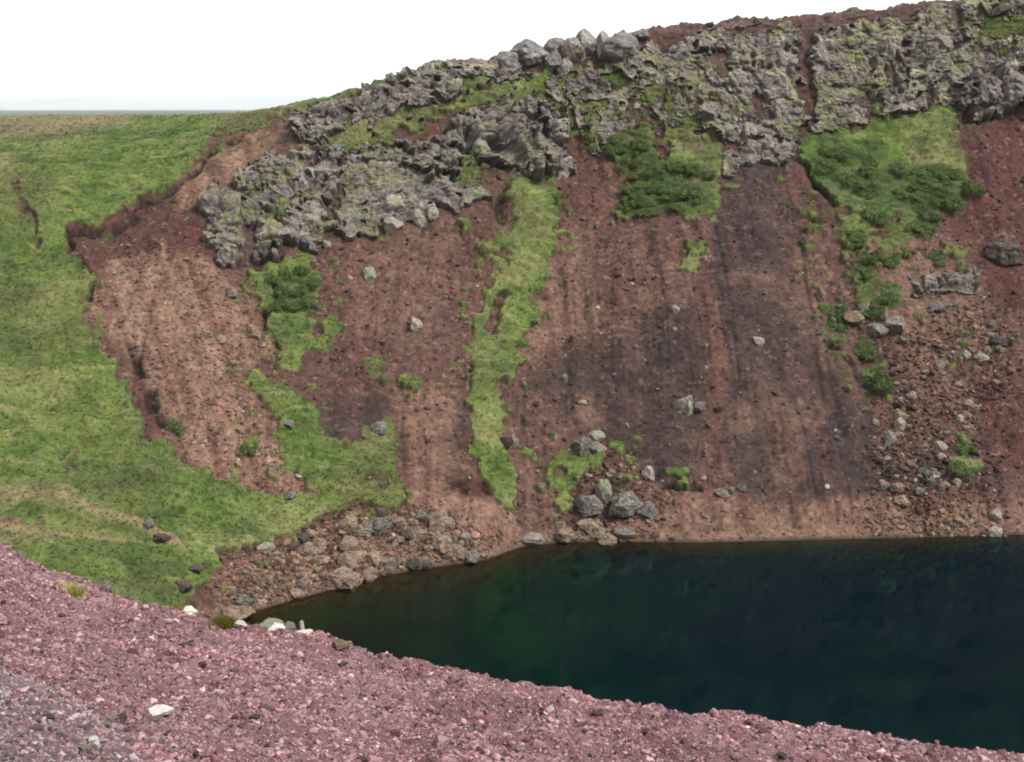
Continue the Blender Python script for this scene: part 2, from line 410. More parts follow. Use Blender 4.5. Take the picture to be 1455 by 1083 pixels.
row_w, px_w = solve_row(T_W, Kc)
row_c, px_c = solve_row(T_C, Kc)
row_r, px_r = solve_row(T_R, Kc)
qw, qc, qr = smooth1(q_of(row_w), 6), smooth1(q_of(row_c), 14), smooth1(q_of(row_r), 4)
m1, m2 = smooth1(T_M1(px_c), 40), smooth1(T_M2(px_c), 40)
Yw = WATER / qw
Yc = (-WATER + m1 * Yw) / (m1 - qc); Zc = qc * Yc
Yr = (m2 * Yc - Zc) / (m2 - qr); Zr = qr * Yr
NB, NS, NCL, NP_ = 36, 520, 230, 70
t = np.linspace(0, 1, NB, endpoint=False)[:, None]
Yb = Yw - 30 * (1 - t) ** 1.3; Zb = WATER - 13 * (1 - t) ** 1.1 + 0 * Yw
t = np.linspace(0, 1, NS, endpoint=False)[:, None]
Ys = Yw + (Yc - Yw) * t; Zs = WATER + (Zc - WATER) * t - 1.1 * np.sin(np.pi * t) * np.clip((px_c - 200) / 300, 0, 1)
t = np.linspace(0, 1, NCL, endpoint=False)[:, None]
Yk = Yc + (Yr - Yc) * t; Zk = Zc + (Zr - Zc) * t
t = np.linspace(0, 1, NP_)[:, None]
Yp = Yr + 60 * t ** 1.5; Zp = Zr + (qr - 0.02) * 60 * t ** 1.5 - 32 * np.clip(t - 0.55, 0, 1) ** 1.5 - Zr * sstep(0.5, 1, t)
Y = np.concatenate([Yb, Ys, Yk, Yp]); Z = np.concatenate([Zb, Zs, Zk, Zp])
JW, JC, JR = NB, NB + NS, NB + NS + NCL


def smooth_rows(a, n):
    k = np.hanning(2 * n + 3)[1:-1]; k /= k.sum()
    p = np.pad(a, ((n, n), (0, 0)), mode='edge')
    return sum(k[i] * p[i:i + a.shape[0]] for i in range(2 * n + 1))


Y, Z = smooth_rows(Y, 7), smooth_rows(Z, 7)
P0 = np.stack([Kc[None, :] * Y, Y, Z], -1)
NR, NC = Y.shape
N0 = grid_normals(P0)
if N0[NR // 2, NC // 2, 2] < 0: N0 = -N0
PX, PY = project(P0)
jj = np.arange(NR)[:, None] + 0 * Y
above = sstep(JR - 6, JR + 8, jj)                     # beyond the rim
wx = 5 * fbm(P0, 1.6, 3, 11); wy = 4 * fbm(P0, 1.5, 3, 14)
wx = wx + 7 * fbm(P0, 6.0, 2, 15)
qx, qy = PX + wx, PY + wy
n_fine = fbm(P0, 0.9, 3, 21)
n_mid = fbm(P0, 3.2, 4, 25)
n_big = fbm(P0, 11.0, 3, 31)
path = look(chart([[(-300, 690), (0, 708), (60, 734), (150, 760), (250, 780), (150, 770), (40, 748), (-300, 720)]], 5), PX, PY)
# streaks running down the slope
slope_co = np.stack([P0[..., 0], 0.09 * P0[..., 1], 0.09 * P0[..., 2]], -1)
streak = fbm(slope_co, 1.7, 4, 41); streak2 = fbm(slope_co, 5.5, 3, 45)
streak3 = fbm(slope_co + 3.1, 3.1, 3, 47); streak4 = fbm(slope_co + 7.7, 1.1, 3, 49)
g_raw = look(C_GRASS, qx, qy)
n_edge = fbm(P0, 1.7, 4, 28)
edge = np.clip(4 * g_raw * (1 - g_raw), 0, 1) ** .5
g = sstep(0.4, 0.62, g_raw + edge * (0.34 * n_mid + 0.42 * n_edge + 0.15 * n_fine) + 0.10 * n_fine * (g_raw > 0.02))
hole = sstep(0.62, 0.8, fbm(P0, 2.6, 4, 33) + 0.3 * (1 - g_raw)) * (PX > 330)
g = g * (1 - 0.8 * hole)
wide = look(C_WIDE, qx, qy)
g = np.maximum(g, 0.85 * sstep(0.62, 0.9, fbm(P0, 1.3, 3, 36) + 0.55 * wide) * (wide > 0.02) * (1 - sstep(0.2, 0.6, look(C_RED, PX, PY)) * 0.7))
bare = look(C_BARE, qx, qy)
bare = sstep(0.35, 0.65, bare + (0.3 * n_fine + 0.5 * n_edge) * (bare > 0.03))
g = g * (1 - bare)
# beyond the rim: turf on the left, cinders and turf on the right
g = g * (1 - above) + above * sstep(0.35, 0.65, 0.0 + 0.5 * n_mid + (1 - sstep(350, 650, PX)))
g = np.where(jj < JW + 6, 0, g)
grey_heath = 0
straw = np.clip(look(C_STRAW, qx, qy) + 0.35 * fbm(P0, 4.0, 3, 51, stretch=(2, 1, 1)) - 0.05, 0, 1)
dg = np.clip(look(C_DG, qx, qy) + 0.3 * n_mid, 0, 1)
tan = np.clip(look(C_TAN, qx, qy) * (1 + 0.4 * streak) + 0.12 * streak2 + 0.1 * n_mid, 0, 1)
red = np.clip(look(C_RED, qx, qy) * (1 + 0.35 * n_mid), 0, 1)
dark = np.clip(look(C_DARK, qx + 10 * streak, qy) * (1 + 0.5 * streak) + 0.25 * np.clip(streak2, 0, 1) + 0.1 * n_mid, 0, 1)
rocky = look(C_ROCKY, qx, qy)
tuss = fbm(P0, 1.5, 4, 61, stretch=(1.9, 1.0, 0.8))
tuss2 = fbm(P0, 0.55, 2, 66, stretch=(2.0, 1, 0.8))

# relief
disp = 0.9 * n_big * sstep(0, 60, jj - JW) + 0.28 * n_mid + 0.05 * n_fine + 0.35 * streak * (1 - g) * 0.5
disp = disp + g * (0.38 + 0.40 * tuss + 0.08 * tuss2) * (1 - .8 * sstep(0, .25, path)) - 0.55 * bare * (PX > 110) * look(C_GRASS, PX, PY) * (1 - sstep(0, .15, path)) - 0.22 * path
disp = disp + (1 - g) * 0.07 * fbm(P0, 0.45, 2, 71)
disp = disp * np.where(jj < JW, 0.4, 1) * (1 - 0.75 * np.exp(-((jj - JW) / 14.0) ** 2))
leftrim = sstep(JC + 60, JR - 10, jj) * (1 - sstep(330, 480, PX))
disp = disp * (1 - 0.8 * leftrim) + above * (0.25 * n_mid + 0.35 * n_fine) * sstep(430, 600, PX)
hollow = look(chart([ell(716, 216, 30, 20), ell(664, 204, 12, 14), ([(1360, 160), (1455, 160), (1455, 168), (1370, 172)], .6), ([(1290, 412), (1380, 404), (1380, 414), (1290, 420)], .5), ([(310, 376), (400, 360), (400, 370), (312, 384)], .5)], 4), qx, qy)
rill0 = np.exp(-(streak3 / .12) ** 2) * sstep(-.2, .3, n_big + .3)
disp = disp - .12 * rill0 * (1 - g) * (jj < JC + 10) * (jj > JW + 12) + .12 * streak4 * (1 - g) * (jj < JC + 20) * (jj > JW + 12)
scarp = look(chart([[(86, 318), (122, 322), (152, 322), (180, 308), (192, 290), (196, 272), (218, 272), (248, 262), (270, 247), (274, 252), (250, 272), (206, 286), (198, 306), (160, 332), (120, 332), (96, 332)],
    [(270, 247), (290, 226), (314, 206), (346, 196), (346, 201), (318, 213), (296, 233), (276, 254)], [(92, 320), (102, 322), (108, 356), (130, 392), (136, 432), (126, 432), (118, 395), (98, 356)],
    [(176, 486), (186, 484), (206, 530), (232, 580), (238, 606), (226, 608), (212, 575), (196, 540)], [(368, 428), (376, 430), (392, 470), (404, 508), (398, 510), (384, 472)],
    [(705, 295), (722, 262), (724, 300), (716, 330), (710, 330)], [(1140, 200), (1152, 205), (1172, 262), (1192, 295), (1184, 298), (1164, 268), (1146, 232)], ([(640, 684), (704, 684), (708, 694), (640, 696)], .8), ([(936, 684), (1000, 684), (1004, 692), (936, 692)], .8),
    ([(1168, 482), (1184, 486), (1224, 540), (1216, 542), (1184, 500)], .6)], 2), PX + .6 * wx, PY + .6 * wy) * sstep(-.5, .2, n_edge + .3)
disp = disp - .75 * scarp * (1 - g)
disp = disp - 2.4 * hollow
P = P0 + N0 * disp[..., None]
# small scarps: the turf overhang is only coloured in below, not shaped
# colours (albedo, with shade painted in under the turf edges)
c_soil = S(116, 83, 72); c_tan = S(166, 128, 108); c_red = S(98, 56, 50); c_dark = S(72, 56, 54); c_pale = S(126, 98, 86)
c_g1 = S(126, 144, 70); c_g2 = S(104, 130, 56); c_g3 = S(160, 164, 100); c_gd = S(68, 92, 44); c_straw = S(168, 154, 116); c_moss = S(106, 106, 62)
A = np.zeros(P.shape, f32) + c_soil
A = blend(A, c_soil * 0.72, np.clip(0.6 * streak, 0, 1) + 0 * Y)
A = blend(A, c_pale, np.clip(0.45 * (-streak) + 0.25 * n_fine - 0.1, 0, 0.6))
A = blend(A, c_dark, dark * 0.9)
A = blend(A, c_tan, tan * 0.85)
A = blend(A, c_red, red * 0.85)
sl_n = fbm(np.stack([PX - .3 * PY, .12 * PY, 0 * PX], -1), 16, 4, 87)
A = blend(A, S(112, 78, 62), np.clip(1.3 * sl_n - .1, 0, .75) * tan * (PX < 480))
A = blend(A, S(176, 146, 124), np.clip(-1.3 * sl_n - .3, 0, .5) * tan * (PX < 480))
rill = np.exp(-(streak3 / .10) ** 2) * sstep(-.2, .3, n_big + .3)
A = blend(A, S(66, 50, 46), .38 * rill * (1 - .4 * tan))
A = blend(A, c_red, .5 * np.clip(streak4 * 1.4 - .5, 0, 1))
A = A * (1 + 0.25 * n_fine + 0.3 * fbm(P0, 0.42, 2, 81) + 0.12 * n_mid)[..., None]
A = blend(A, S(176, 150, 130), np.clip(2.5 * fbm(P0, 0.5, 2, 85) - 1.7, 0, .5) * (1 - .5 * dark))
A = blend(A, S(86, 78, 74), rocky * np.clip(0.55 + 0.5 * n_mid, 0, 1) * (1 - red) * 0.7)
shore = np.exp(-np.clip(jj - JW, 0, 999) / 10.0) * (jj >= JW)
A = blend(A, S(168, 140, 120), 0.8 * shore * np.clip(.8 + .6 * n_edge, 0, 1))
wet = np.exp(-((jj - JW - 1) / 2.6) ** 2)
A = blend(A, S(62, 44, 36), 0.9 * wet)
A = np.where((jj < JW)[..., None], blend(A * 0 + S(74, 58, 34), S(34, 44, 26), np.clip((JW - jj) / 14.0 + 0.5 * n_mid, 0, 1)), A)
G = np.zeros(P.shape, f32) + c_g1
G = blend(G, c_g2, np.clip(0.45 + 0.9 * n_mid, 0, 1))
G = blend(G, c_g3, np.clip(0.9 * tuss - 0.1, 0, 0.75))
G = blend(G, c_gd, np.clip(-0.9 * tuss2 - 0.25 + 0.5 * dg, 0, 0.75))
G = blend(G, c_gd, np.clip(dg * 0.75, 0, 0.8))
G = blend(G, c_gd, np.clip(1.7 * fbm(P0, 2.2, 3, 95, stretch=(2.2, 1, .8)) - .55, 0, .65))
G = blend(G, c_g3, np.clip(1.5 * fbm(P0, 5.0, 3, 97, stretch=(1.8, 1, .7)) - .45, 0, .6))
G = blend(G, c_straw, straw * 0.8)
G = blend(G, c_moss, np.clip(n_big * 0.8, 0, 0.5))
G = blend(G, S(100, 82, 58), np.clip(1.6 * fbm(P0, 0.8, 3, 91) - 0.85, 0, 0.7))
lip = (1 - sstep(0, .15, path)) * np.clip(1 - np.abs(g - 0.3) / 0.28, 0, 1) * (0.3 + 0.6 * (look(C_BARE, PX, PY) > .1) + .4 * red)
A = blend(A, S(58, 42, 34), np.clip(lip, 0, .85))  # dark humus along turf edges, deepened to stand for the edge's shadow
A = blend(A, S(54, 36, 30), np.clip(scarp * 1.1, 0, .95))  # humus on the scarp faces, overhang shade painted into the same colour
A = blend(A, G, np.clip(g * 1.05, 0, 1))
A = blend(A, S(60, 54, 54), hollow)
track = look(chart([[(-300, 665), (0, 688), (70, 703), (140, 728), (215, 755), (268, 784), (258, 786), (205, 761), (130, 735), (60, 710), (0, 696), (-300, 674)], ([(-300, 716), (0, 728), (60, 748), (130, 762), (255, 782), (130, 767), (50, 755), (0, 737), (-300, 726)], 1.0)], 2), PX + .35 * wx, PY + .35 * wy)
A = blend(A, S(170, 152, 112), np.clip(track * 1.15, 0, .75)); G = blend(G, S(170, 156, 112), np.clip(track * 1.0, 0, .7))
ALB = 0.27
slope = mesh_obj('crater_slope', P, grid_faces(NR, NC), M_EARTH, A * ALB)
tag(slope, kind='structure')
GW = g


def on_wall(px, py):                 # the point of the crater wall seen at a place in the photograph
    c = int(np.argmin(np.abs(Kc - K_of(px, py))))
    col = P[JW - 10:JR + 20, c]
    _, r = project(col)
    k = int(np.argmin(np.abs(r - py)))
    return Vector(col[k]), Vector(N0[JW - 10 + k, c]), (JW - 10 + k, c)


ARC = np.concatenate([np.zeros((1, NC)), np.cumsum(np.linalg.norm(np.diff(P0, axis=0), axis=-1), 0)])
ARC = ARC - ARC[JC][None, :] + Z[JC][None, :] * 1.3


def metres(px_len, p):               # photo length -> metres at that point
    return px_len * (p[1] * CP - p[2] * SP) / FPX


C_GULLY = chart([([(1134, 40), (1158, 36), (1156, 120), (1152, 200), (1140, 215), (1136, 150)], .85), ([(1010, 68), (1028, 68), (1030, 112), (1014, 105)], .7), ([(905, 46), (1010, 38), (1000, 50), (950, 58), (905, 80)], .7),
                 ([(1272, 60), (1288, 60), (1282, 140), (1268, 140)], .45), ([(1180, 118), (1240, 100), (1250, 130), (1200, 145)], .4), ([(975, 140), (1000, 145), (1000, 190), (980, 190)], .4), [(690, 240), (726, 258), (700, 282), (676, 262)],
                 [(790, 110), (812, 165), (836, 215), (815, 235), (800, 180)], [(900, 140), (918, 150), (930, 190), (912, 195)], ([(1250, 12), (1310, 8), (1300, 40), (1265, 40)], .4), ([(1060, 30), (1110, 30), (1100, 50)], .5),
                 [(478, 262), (486, 262), (480, 300), (470, 340), (462, 340)], ([(1370, 40), (1400, 60), (1390, 90), (1366, 80)], .6)], 4)

# ------------------------------------------------------------------ lava outcrops standing out of the wall
def up2(a):
    b = np.repeat(a, 2, 0)[:-1]
    b[1::2] = (a[:-1] + a[1:]) / 2
    c = np.repeat(b, 2, 1)[:, :-1]
    c[:, 1::2] = (b[:, :-1] + b[:, 1:]) / 2
    return c


def outcrop(name, label, poly, amp=1.6, cell=3.0, seed=0, lich=0.5, moss=0.35, rough=0.5, soil=0.3, base=0.3, grain=(0.9, 1.0, 0.8), gain=.58, topfade=.85):
    pp = np.array(poly)
    x0, x1, y0, y1 = pp[:, 0].min() - 12, pp[:, 0].max() + 12, pp[:, 1].min() - 14, pp[:, 1].max() + 14
    inside = (PX > x0) & (PX < x1) & (PY > y0) & (PY < y1) & (jj < JR + 10)
    r = np.where(inside.any(1))[0]; c = np.where(inside.any(0))[0]
    sl = (slice(r[0], r[-1] + 1), slice(c[0], c[-1] + 1))
    p0 = up2(P[sl]); n = up2(N0[sl]); n /= np.linalg.norm(n, axis=-1, keepdims=True)
    q0 = up2(P0[sl])
    px, py = project(q0)
    w1 = fbm(q0, 2.2, 3, seed + 1); w2 = fbm(q0, 2.0, 3, seed + 5)
    w3 = fbm(q0, 0.9, 3, seed + 7)
    sx, sy = px + 13 * w1 + 5 * w3, py + 10 * w2 + 5 * w3
    m = look(chart([poly], 9), sx, sy)
    gl_ = look(C_GULLY, sx, sy); gg = up2(GW[sl])
    er = np.clip(4 * m * (1 - m), 0, 1) ** .5
    patch = fbm(q0, 2.3, 4, seed + 11, stretch=(1.3, 1, .9))
    M = sstep(0.3, 0.62, m + er * (0.45 * patch + 0.3 * fbm(q0, 1.0, 3, seed + 9)) - 0.9 * gl_ - 1.1 * np.clip(patch - (.95 - 1.6 * soil), 0, .8)) * (1 - 0.85 * sstep(.3, .8, gg))
    h = n.copy(); h[..., 2] *= 0.5; h /= np.linalg.norm(h, axis=-1, keepdims=True); h[..., 2] += 0.02
    warp = q0 + 0.5 * np.stack([fbm(q0, 1.4, 3, seed + 13), fbm(q0, 1.4, 3, seed + 15), fbm(q0, 1.4, 3, seed + 17)], -1)
    uu, vv_ = warp[..., 0] * .5 + q0[..., 0] * .5, up2(ARC[sl]) + .25 * fbm(q0, 1.2, 3, seed + 19)
    b1, ra, rb = blocks(uu, vv_, cell, seed + 20, grain[0])
    b2, rd, re = blocks(uu + 31.7, vv_, cell * .48, seed + 30, grain[0])
    b3, rg, rh = blocks(uu + 77.1, vv_ + 3.3, cell * .22, seed + 40, grain[0])
    rf = rh
    joint = sstep(.12, -.1, b1 / cell) * sstep(.1, -.05, b2 / cell)
    soilpatch = np.clip(fbm(q0, 3.4, 3, seed + 50, stretch=(0.7, 1, 1.5)) - (0.85 - soil), 0, 1) * 2.4
    body = np.maximum(1.0 * b1, 1.25 * b2 + .12 * cell * fbm(q0, cell * 1.5, 2, seed + 49)) + .75 * b3
    d = M * (base * .4 * amp + gain * amp * body + rough * .12 * fbm(q0, .5, 3, seed + 60) + .4 * amp * fbm(q0, 5.0, 3, seed + 64) - amp * soilpatch) - (1 - M) * .9
    jr_ = up2(jj[sl].astype(float))
    d = np.where(d > 0, d * (1 - topfade * sstep(JR - 16, JR + 2, jr_)), d)
    d = np.minimum(d, 2.4 * amp)
    V = p0 + h * d[..., None]
    nn = grid_normals(V)
    if nn[..., 2].mean() < 0: nn = -nn
    a = np.zeros(V.shape, f32) + S(128, 120, 118)
    a = blend(a, S(98, 90, 90), np.clip(rd * 1.5 - 0.55, 0, 0.8))
    a = blend(a, S(172, 162, 154), np.clip(ra * 1.8 - 1.0, 0, 0.7))
    a = blend(a, S(150, 128, 118), np.clip(rf * 1.6 - 1.05, 0, 0.7))
    lm = np.clip(sstep(0.15, 0.75, .45 * nn[..., 2] + 0.75 * fbm(q0, 1.3, 4, seed + 70, stretch=(1.7, 1, .8))) * lich * (0.65 + 0.8 * fbm(q0, 5.0, 2, seed + 73)) * 1.2, 0, 0.85)
    a = blend(a, S(176, 174, 140), lm)
    a = blend(a, S(206, 202, 190), np.clip(1.5 * fbm(q0, 0.5, 3, seed + 76) - 0.7, 0, 0.6) * lich)
    mm = np.clip(sstep(0.1, 0.7, nn[..., 2] * 0.6 + 0.8 * fbm(q0, 2.6, 3, seed + 80)) * moss * 1.5, 0, 0.85)
    a = blend(a, S(122, 124, 72), mm * .85)
    a = blend(a, S(96, 80, 74), joint * 0.5)
    a = blend(a, S(84, 78, 78), np.clip(2.0 * fbm(q0, 0.9, 3, seed + 84, stretch=(1.5, 1, .8)) - .45, 0, .8))
    a = blend(a, S(144, 138, 136), np.clip(2.0 * fbm(q0, 1.1, 3, seed + 88) - .6, 0, .6))
    a = a * (1 + .3 * fbm(q0, .3, 2, seed + 92))[..., None]
    a = blend(a, c_soil * 0.9, np.clip(soilpatch * 1.3, 0, 0.9) * M)
    F = grid_faces(*d.shape[:2])
    keep = (d.ravel()[F] > -0.5).any(1)
    F = F[keep]
    use = np.zeros(d.size, bool); use[F.ravel()] = True
    ren = np.cumsum(use) - 1
    a = a * np.array([1.25, 1.22, 1.18])
    o = mesh_obj(name, V.reshape(-1, 3)[use], ren[F], M_ROCK, (a * ALB).reshape(-1, 3)[use], smooth=True)
    tag(o, label, 'rock outcrop', 'lava outcrops along the crater rim')
    return o


outcrop('rock_outcrop', 'long grey lava ledge slanting up the skyline above the green strip', [(412, 186), (425, 168), (470, 148), (520, 133), (580, 116), (640, 101), (700, 84), (745, 78), (775, 78), (790, 92), (750, 104), (700, 124), (650, 146), (600, 166), (560, 182), (500, 200), (450, 208)],
        amp=1.25, cell=3.0, topfade=.45, seed=100, lich=0.6, moss=0.12, soil=0.05, base=0.75)
outcrop('rock_outcrop', 'blunt mossy lava nose at the left end of the crags, beside the landslide', [(287, 298), (320, 272), (366, 246), (412, 220), (450, 208), (500, 206), (560, 196), (575, 204), (540, 222), (490, 230), (480, 260), (462, 300), (470, 342), (420, 356), (370, 366), (330, 380), (306, 378), (296, 340)],
        amp=1.7, cell=2.6, seed=200, lich=0.6, moss=0.6, soil=0.16, base=0.5, gain=.5)
outcrop('rock_outcrop', 'broken grey lava band between the left nose and the green strip', [(478, 234), (500, 222), (540, 214), (580, 226), (620, 262), (690, 266), (726, 262), (700, 285), (660, 300), (600, 318), (540, 328), (480, 344), (468, 300)],
        amp=1.3, cell=2.3, seed=300, lich=0.5, moss=0.45, soil=0.2, base=0.4, gain=.5)
outcrop('rock_outcrop', 'hollowed lava crag with dark overhang just above the green strip', [(566, 236), (600, 205), (640, 180), (690, 152), (740, 140), (800, 150), (822, 190), (812, 236), (780, 246), (735, 246), (690, 236), (640, 250), (600, 262)],
        amp=1.9, cell=3.2, seed=400, lich=0.5, moss=0.42, soil=0.1, base=0.55)
outcrop('rock_outcrop', 'mossy lava slope under the rim boulders, left of the big cliff', [(660, 150), (720, 126), (790, 104), (850, 92), (900, 96), (930, 130), (940, 180), (880, 196), (840, 226), (815, 200), (800, 160), (740, 146)],
        amp=1.1, cell=2.4, seed=500, lich=0.45, moss=0.65, soil=0.3, base=0.35, gain=.5)
outcrop('rock_outcrop', 'lichen-covered cliff face left of the red gully', [(870, 96), (900, 60), (1000, 40), (1060, 28), (1110, 30), (1140, 50), (1145, 120), (1142, 200), (1080, 196), (1020, 196), (960, 184), (930, 170), (915, 130)],
        amp=1.35, cell=2.6, seed=600, lich=1.05, moss=0.55, soil=0.3, base=0.5, gain=.46)
outcrop('rock_outcrop', 'lichen-covered cliff face right of the red gully', [(1142, 56), (1200, 28), (1290, 16), (1370, 6), (1455, 0), (1620, -12), (1900, -28), (1900, 130), (1620, 138), (1440, 150), (1340, 158), (1250, 176), (1190, 192), (1146, 208), (1142, 120)],
        amp=1.35, cell=2.6, seed=700, lich=1.05, moss=0.5, soil=0.3, base=0.5, gain=.46)
outcrop('rock_outcrop', 'low grey crag at the foot of the red gully, above dark scree', [(1022, 205), (1060, 194), (1130, 200), (1145, 215), (1110, 228), (1060, 240), (1024, 244)],
        amp=1.1, cell=1.8, seed=800, lich=0.35, moss=0.2, soil=0.05, base=0.7)
outcrop('rock_outcrop', 'rounded bulging lava block overhanging the red cinder slope', [(1350, 150), (1362, 122), (1395, 104), (1440, 112), (1470, 130), (1462, 154), (1420, 160), (1376, 162)],
        amp=1.7, cell=4.6, gain=.42, seed=900, lich=0.4, moss=0.15, soil=0.0, base=0.9)
outcrop('rock_outcrop', 'thin dark broken ledge sticking out of the right talus', [(1284, 410), (1310, 402), (1350, 395), (1388, 392), (1392, 406), (1350, 416), (1310, 420), (1284, 416)],
        amp=1.1, cell=1.6, seed=1000, lich=0.25, moss=0.3, soil=0.0, base=0.75, grain=(2.2, 1.2, 0.5))

# ------------------------------------------------------------------ single rocks
_ico = None


def ico(sub):
    t_ = (1 + 5 ** .5) / 2
    v = [(-1, t_, 0), (1, t_, 0), (-1, -t_, 0), (1, -t_, 0), (0, -1, t_), (0, 1, t_), (0, -1, -t_), (0, 1, -t_), (t_, 0, -1), (t_, 0, 1), (-t_, 0, -1), (-t_, 0, 1)]
    f = [(0, 11, 5), (0, 5, 1), (0, 1, 7), (0, 7, 10), (0, 10, 11), (1, 5, 9), (5, 11, 4), (11, 10, 2), (10, 7, 6), (7, 1, 8), (3, 9, 4), (3, 4, 2), (3, 2, 6), (3, 6, 8), (3, 8, 9), (4, 9, 5), (2, 4, 11), (6, 2, 10), (8, 6, 7), (9, 8, 1)]
    v = [np.array(x) / np.linalg.norm(x) for x in v]
    for _ in range(sub):
        mid = {}; nf = []

        def mp(a, b):
            k = (min(a, b), max(a, b))
            if k not in mid:
                m_ = v[a] + v[b]; v.append(m_ / np.linalg.norm(m_)); mid[k] = len(v) - 1
            return mid[k]
        for a, b, c in f:
            x, y, z = mp(a, b), mp(b, c), mp(c, a)
            nf += [(a, x, z), (b, y, x), (c, z, y), (x, y, z)]
        f = nf
    return np.array(v), np.array(f)


ICO3, ICO4, ICO0 = ico(3), ico(4), ico(0)


def boulder_mesh(seed, sub=3, nplanes=19, rough=0.09):
    r = np.random.default_rng(seed)
    V, F = ICO4 if sub == 4 else ICO3
    n = r.normal(size=(nplanes, 3)); n /= np.linalg.norm(n, axis=1, keepdims=True)
    dist = r.uniform(0.62, 0.9, nplanes)
    dots = V @ n.T
    rad = np.where(dots > 0.05, dist / np.maximum(dots, 0.05), 9).min(1)
    rad = np.minimum(rad, 1.15)
    rad = rad * (1 + rough * fbm(V + seed, 0.5, 4, seed) + 0.5 * rough * fbm(V + seed, 0.2, 2, seed + 7))
    return V * rad[:, None], F


STONE = {
    'grey': stone_mat('grey_lava', S(134, 122, 114, .29), S(96, 92, 92, .29), S(200, 196, 176, .29), 0.6, 2.4),
    'slab': stone_mat('pale_grey_lava', S(176, 170, 166, .3), S(116, 110, 108, .3), S(196, 192, 178, .3), 0.5, 1.6),
    'cinder': stone_mat('red_cinder', S(140, 98, 98, .3), S(74, 48, 48, .3), S(166, 134, 132, .3), 0.4, 30.0),
    'tan': stone_mat('tan_rock', S(184, 156, 132, .28), S(92, 72, 60, .28), S(204, 188, 168, .28), 0.45, 2.6),
    'pale': stone_mat('pale_rock', S(196, 182, 168, .27), S(128, 116, 106, .27), S(216, 208, 194, .29), 0.5, 2.8),
    'dark': stone_mat('dark_lava', S(104, 88, 80, .29), S(60, 50, 46, .29), S(140, 134, 116, .29), 0.5, 2.6),
    'white': stone_mat('white_rock', S(230, 224, 214, .42), S(176, 166, 156, .42), S(240, 236, 226, .42), 0.4, 7.0, 0.3),
    'mossy': stone_mat('mossy_rock', S(186, 186, 164, .29), S(108, 104, 96, .29), S(150, 158, 96, .29), 0.8, 3.2),
}
BASE = {}


def boulder(kind, p, n, size, label, group=None, cat='boulder', name='boulder', sub=3, sink=0.25, seed=None, rot=None):
    """size = (width, depth, height) in metres"""
    s = seed if seed is not None else random.randrange(9)
    key = (kind, s, sub)
    if key not in BASE:
        V, F = boulder_mesh(1000 + s * 17, sub)
        o = mesh_obj(name, V, F, STONE[kind], smooth=False)
        BASE[key] = o
    else:
        o = BASE[key].copy(); COL.objects.link(o)
        for k in list(o.keys()):
            del o[k]
        o.name = name
    o.rotation_euler = rot if rot else (random.uniform(-.35, .35), random.uniform(-.35, .35), random.uniform(0, 6.28))
    o.scale = (size[0] / 1.65, size[1] / 1.65, size[2] / 1.65)
    o.location = p + Vector((0, 0, 1)) * size[2] * (0.5 - sink)
    return tag(o, label, cat, group)


def wall_rock(kind, x, y, w, h, label, group=None, **kw):
    p, n, _ = on_wall(x, y + h * 0.45)
    W = metres(w, p); Hh = metres(h, p) * 1.15
    rot = kw.pop('rot', None)
    if rot is None: rot = (random.uniform(-.2, .2), random.uniform(-.2, .2), random.choice((0, math.pi)) + random.uniform(-.4, .4))
    return boulder(kind, p, n, (W, W * random.uniform(.75, 1.0), Hh), label, group, rot=rot, **kw)


RIMG = 'boulders sitting on the skyline'
for a in [
    ('slab', 912, 48, 24, 14, 'small flat boulder on the skyline right of the big slabs'),
    ('slab', 884, 66, 50, 40, 'big slabby grey boulder at the right end of the skyline row'),
    ('slab', 858, 62, 24, 34, 'leaning narrow boulder between two big ones on the skyline'),
    ('slab', 831, 60, 32, 34, 'rounded boulder poking highest out of the skyline row'),
    ('pale', 814, 72, 36, 30, 'pale triangular boulder in the middle of the skyline row'),
    ('slab', 790, 65, 28, 26, 'squat grey boulder on the skyline left of the pale triangular one'),
    ('slab', 786, 84, 22, 26, 'upright grey boulder below the squat one of the skyline row'),
    ('pale', 802, 95, 22, 22, 'loose pale boulder fallen just below the skyline row'),
    ('slab', 752, 76, 46, 28, 'broad blocky grey boulder at the left end of the skyline row'),
    ('slab', 722, 84, 32, 26, 'cracked grey boulder next to the broad blocky one on the skyline'),
]:
    wall_rock(*a, RIMG, sub=4, sink=0.2)
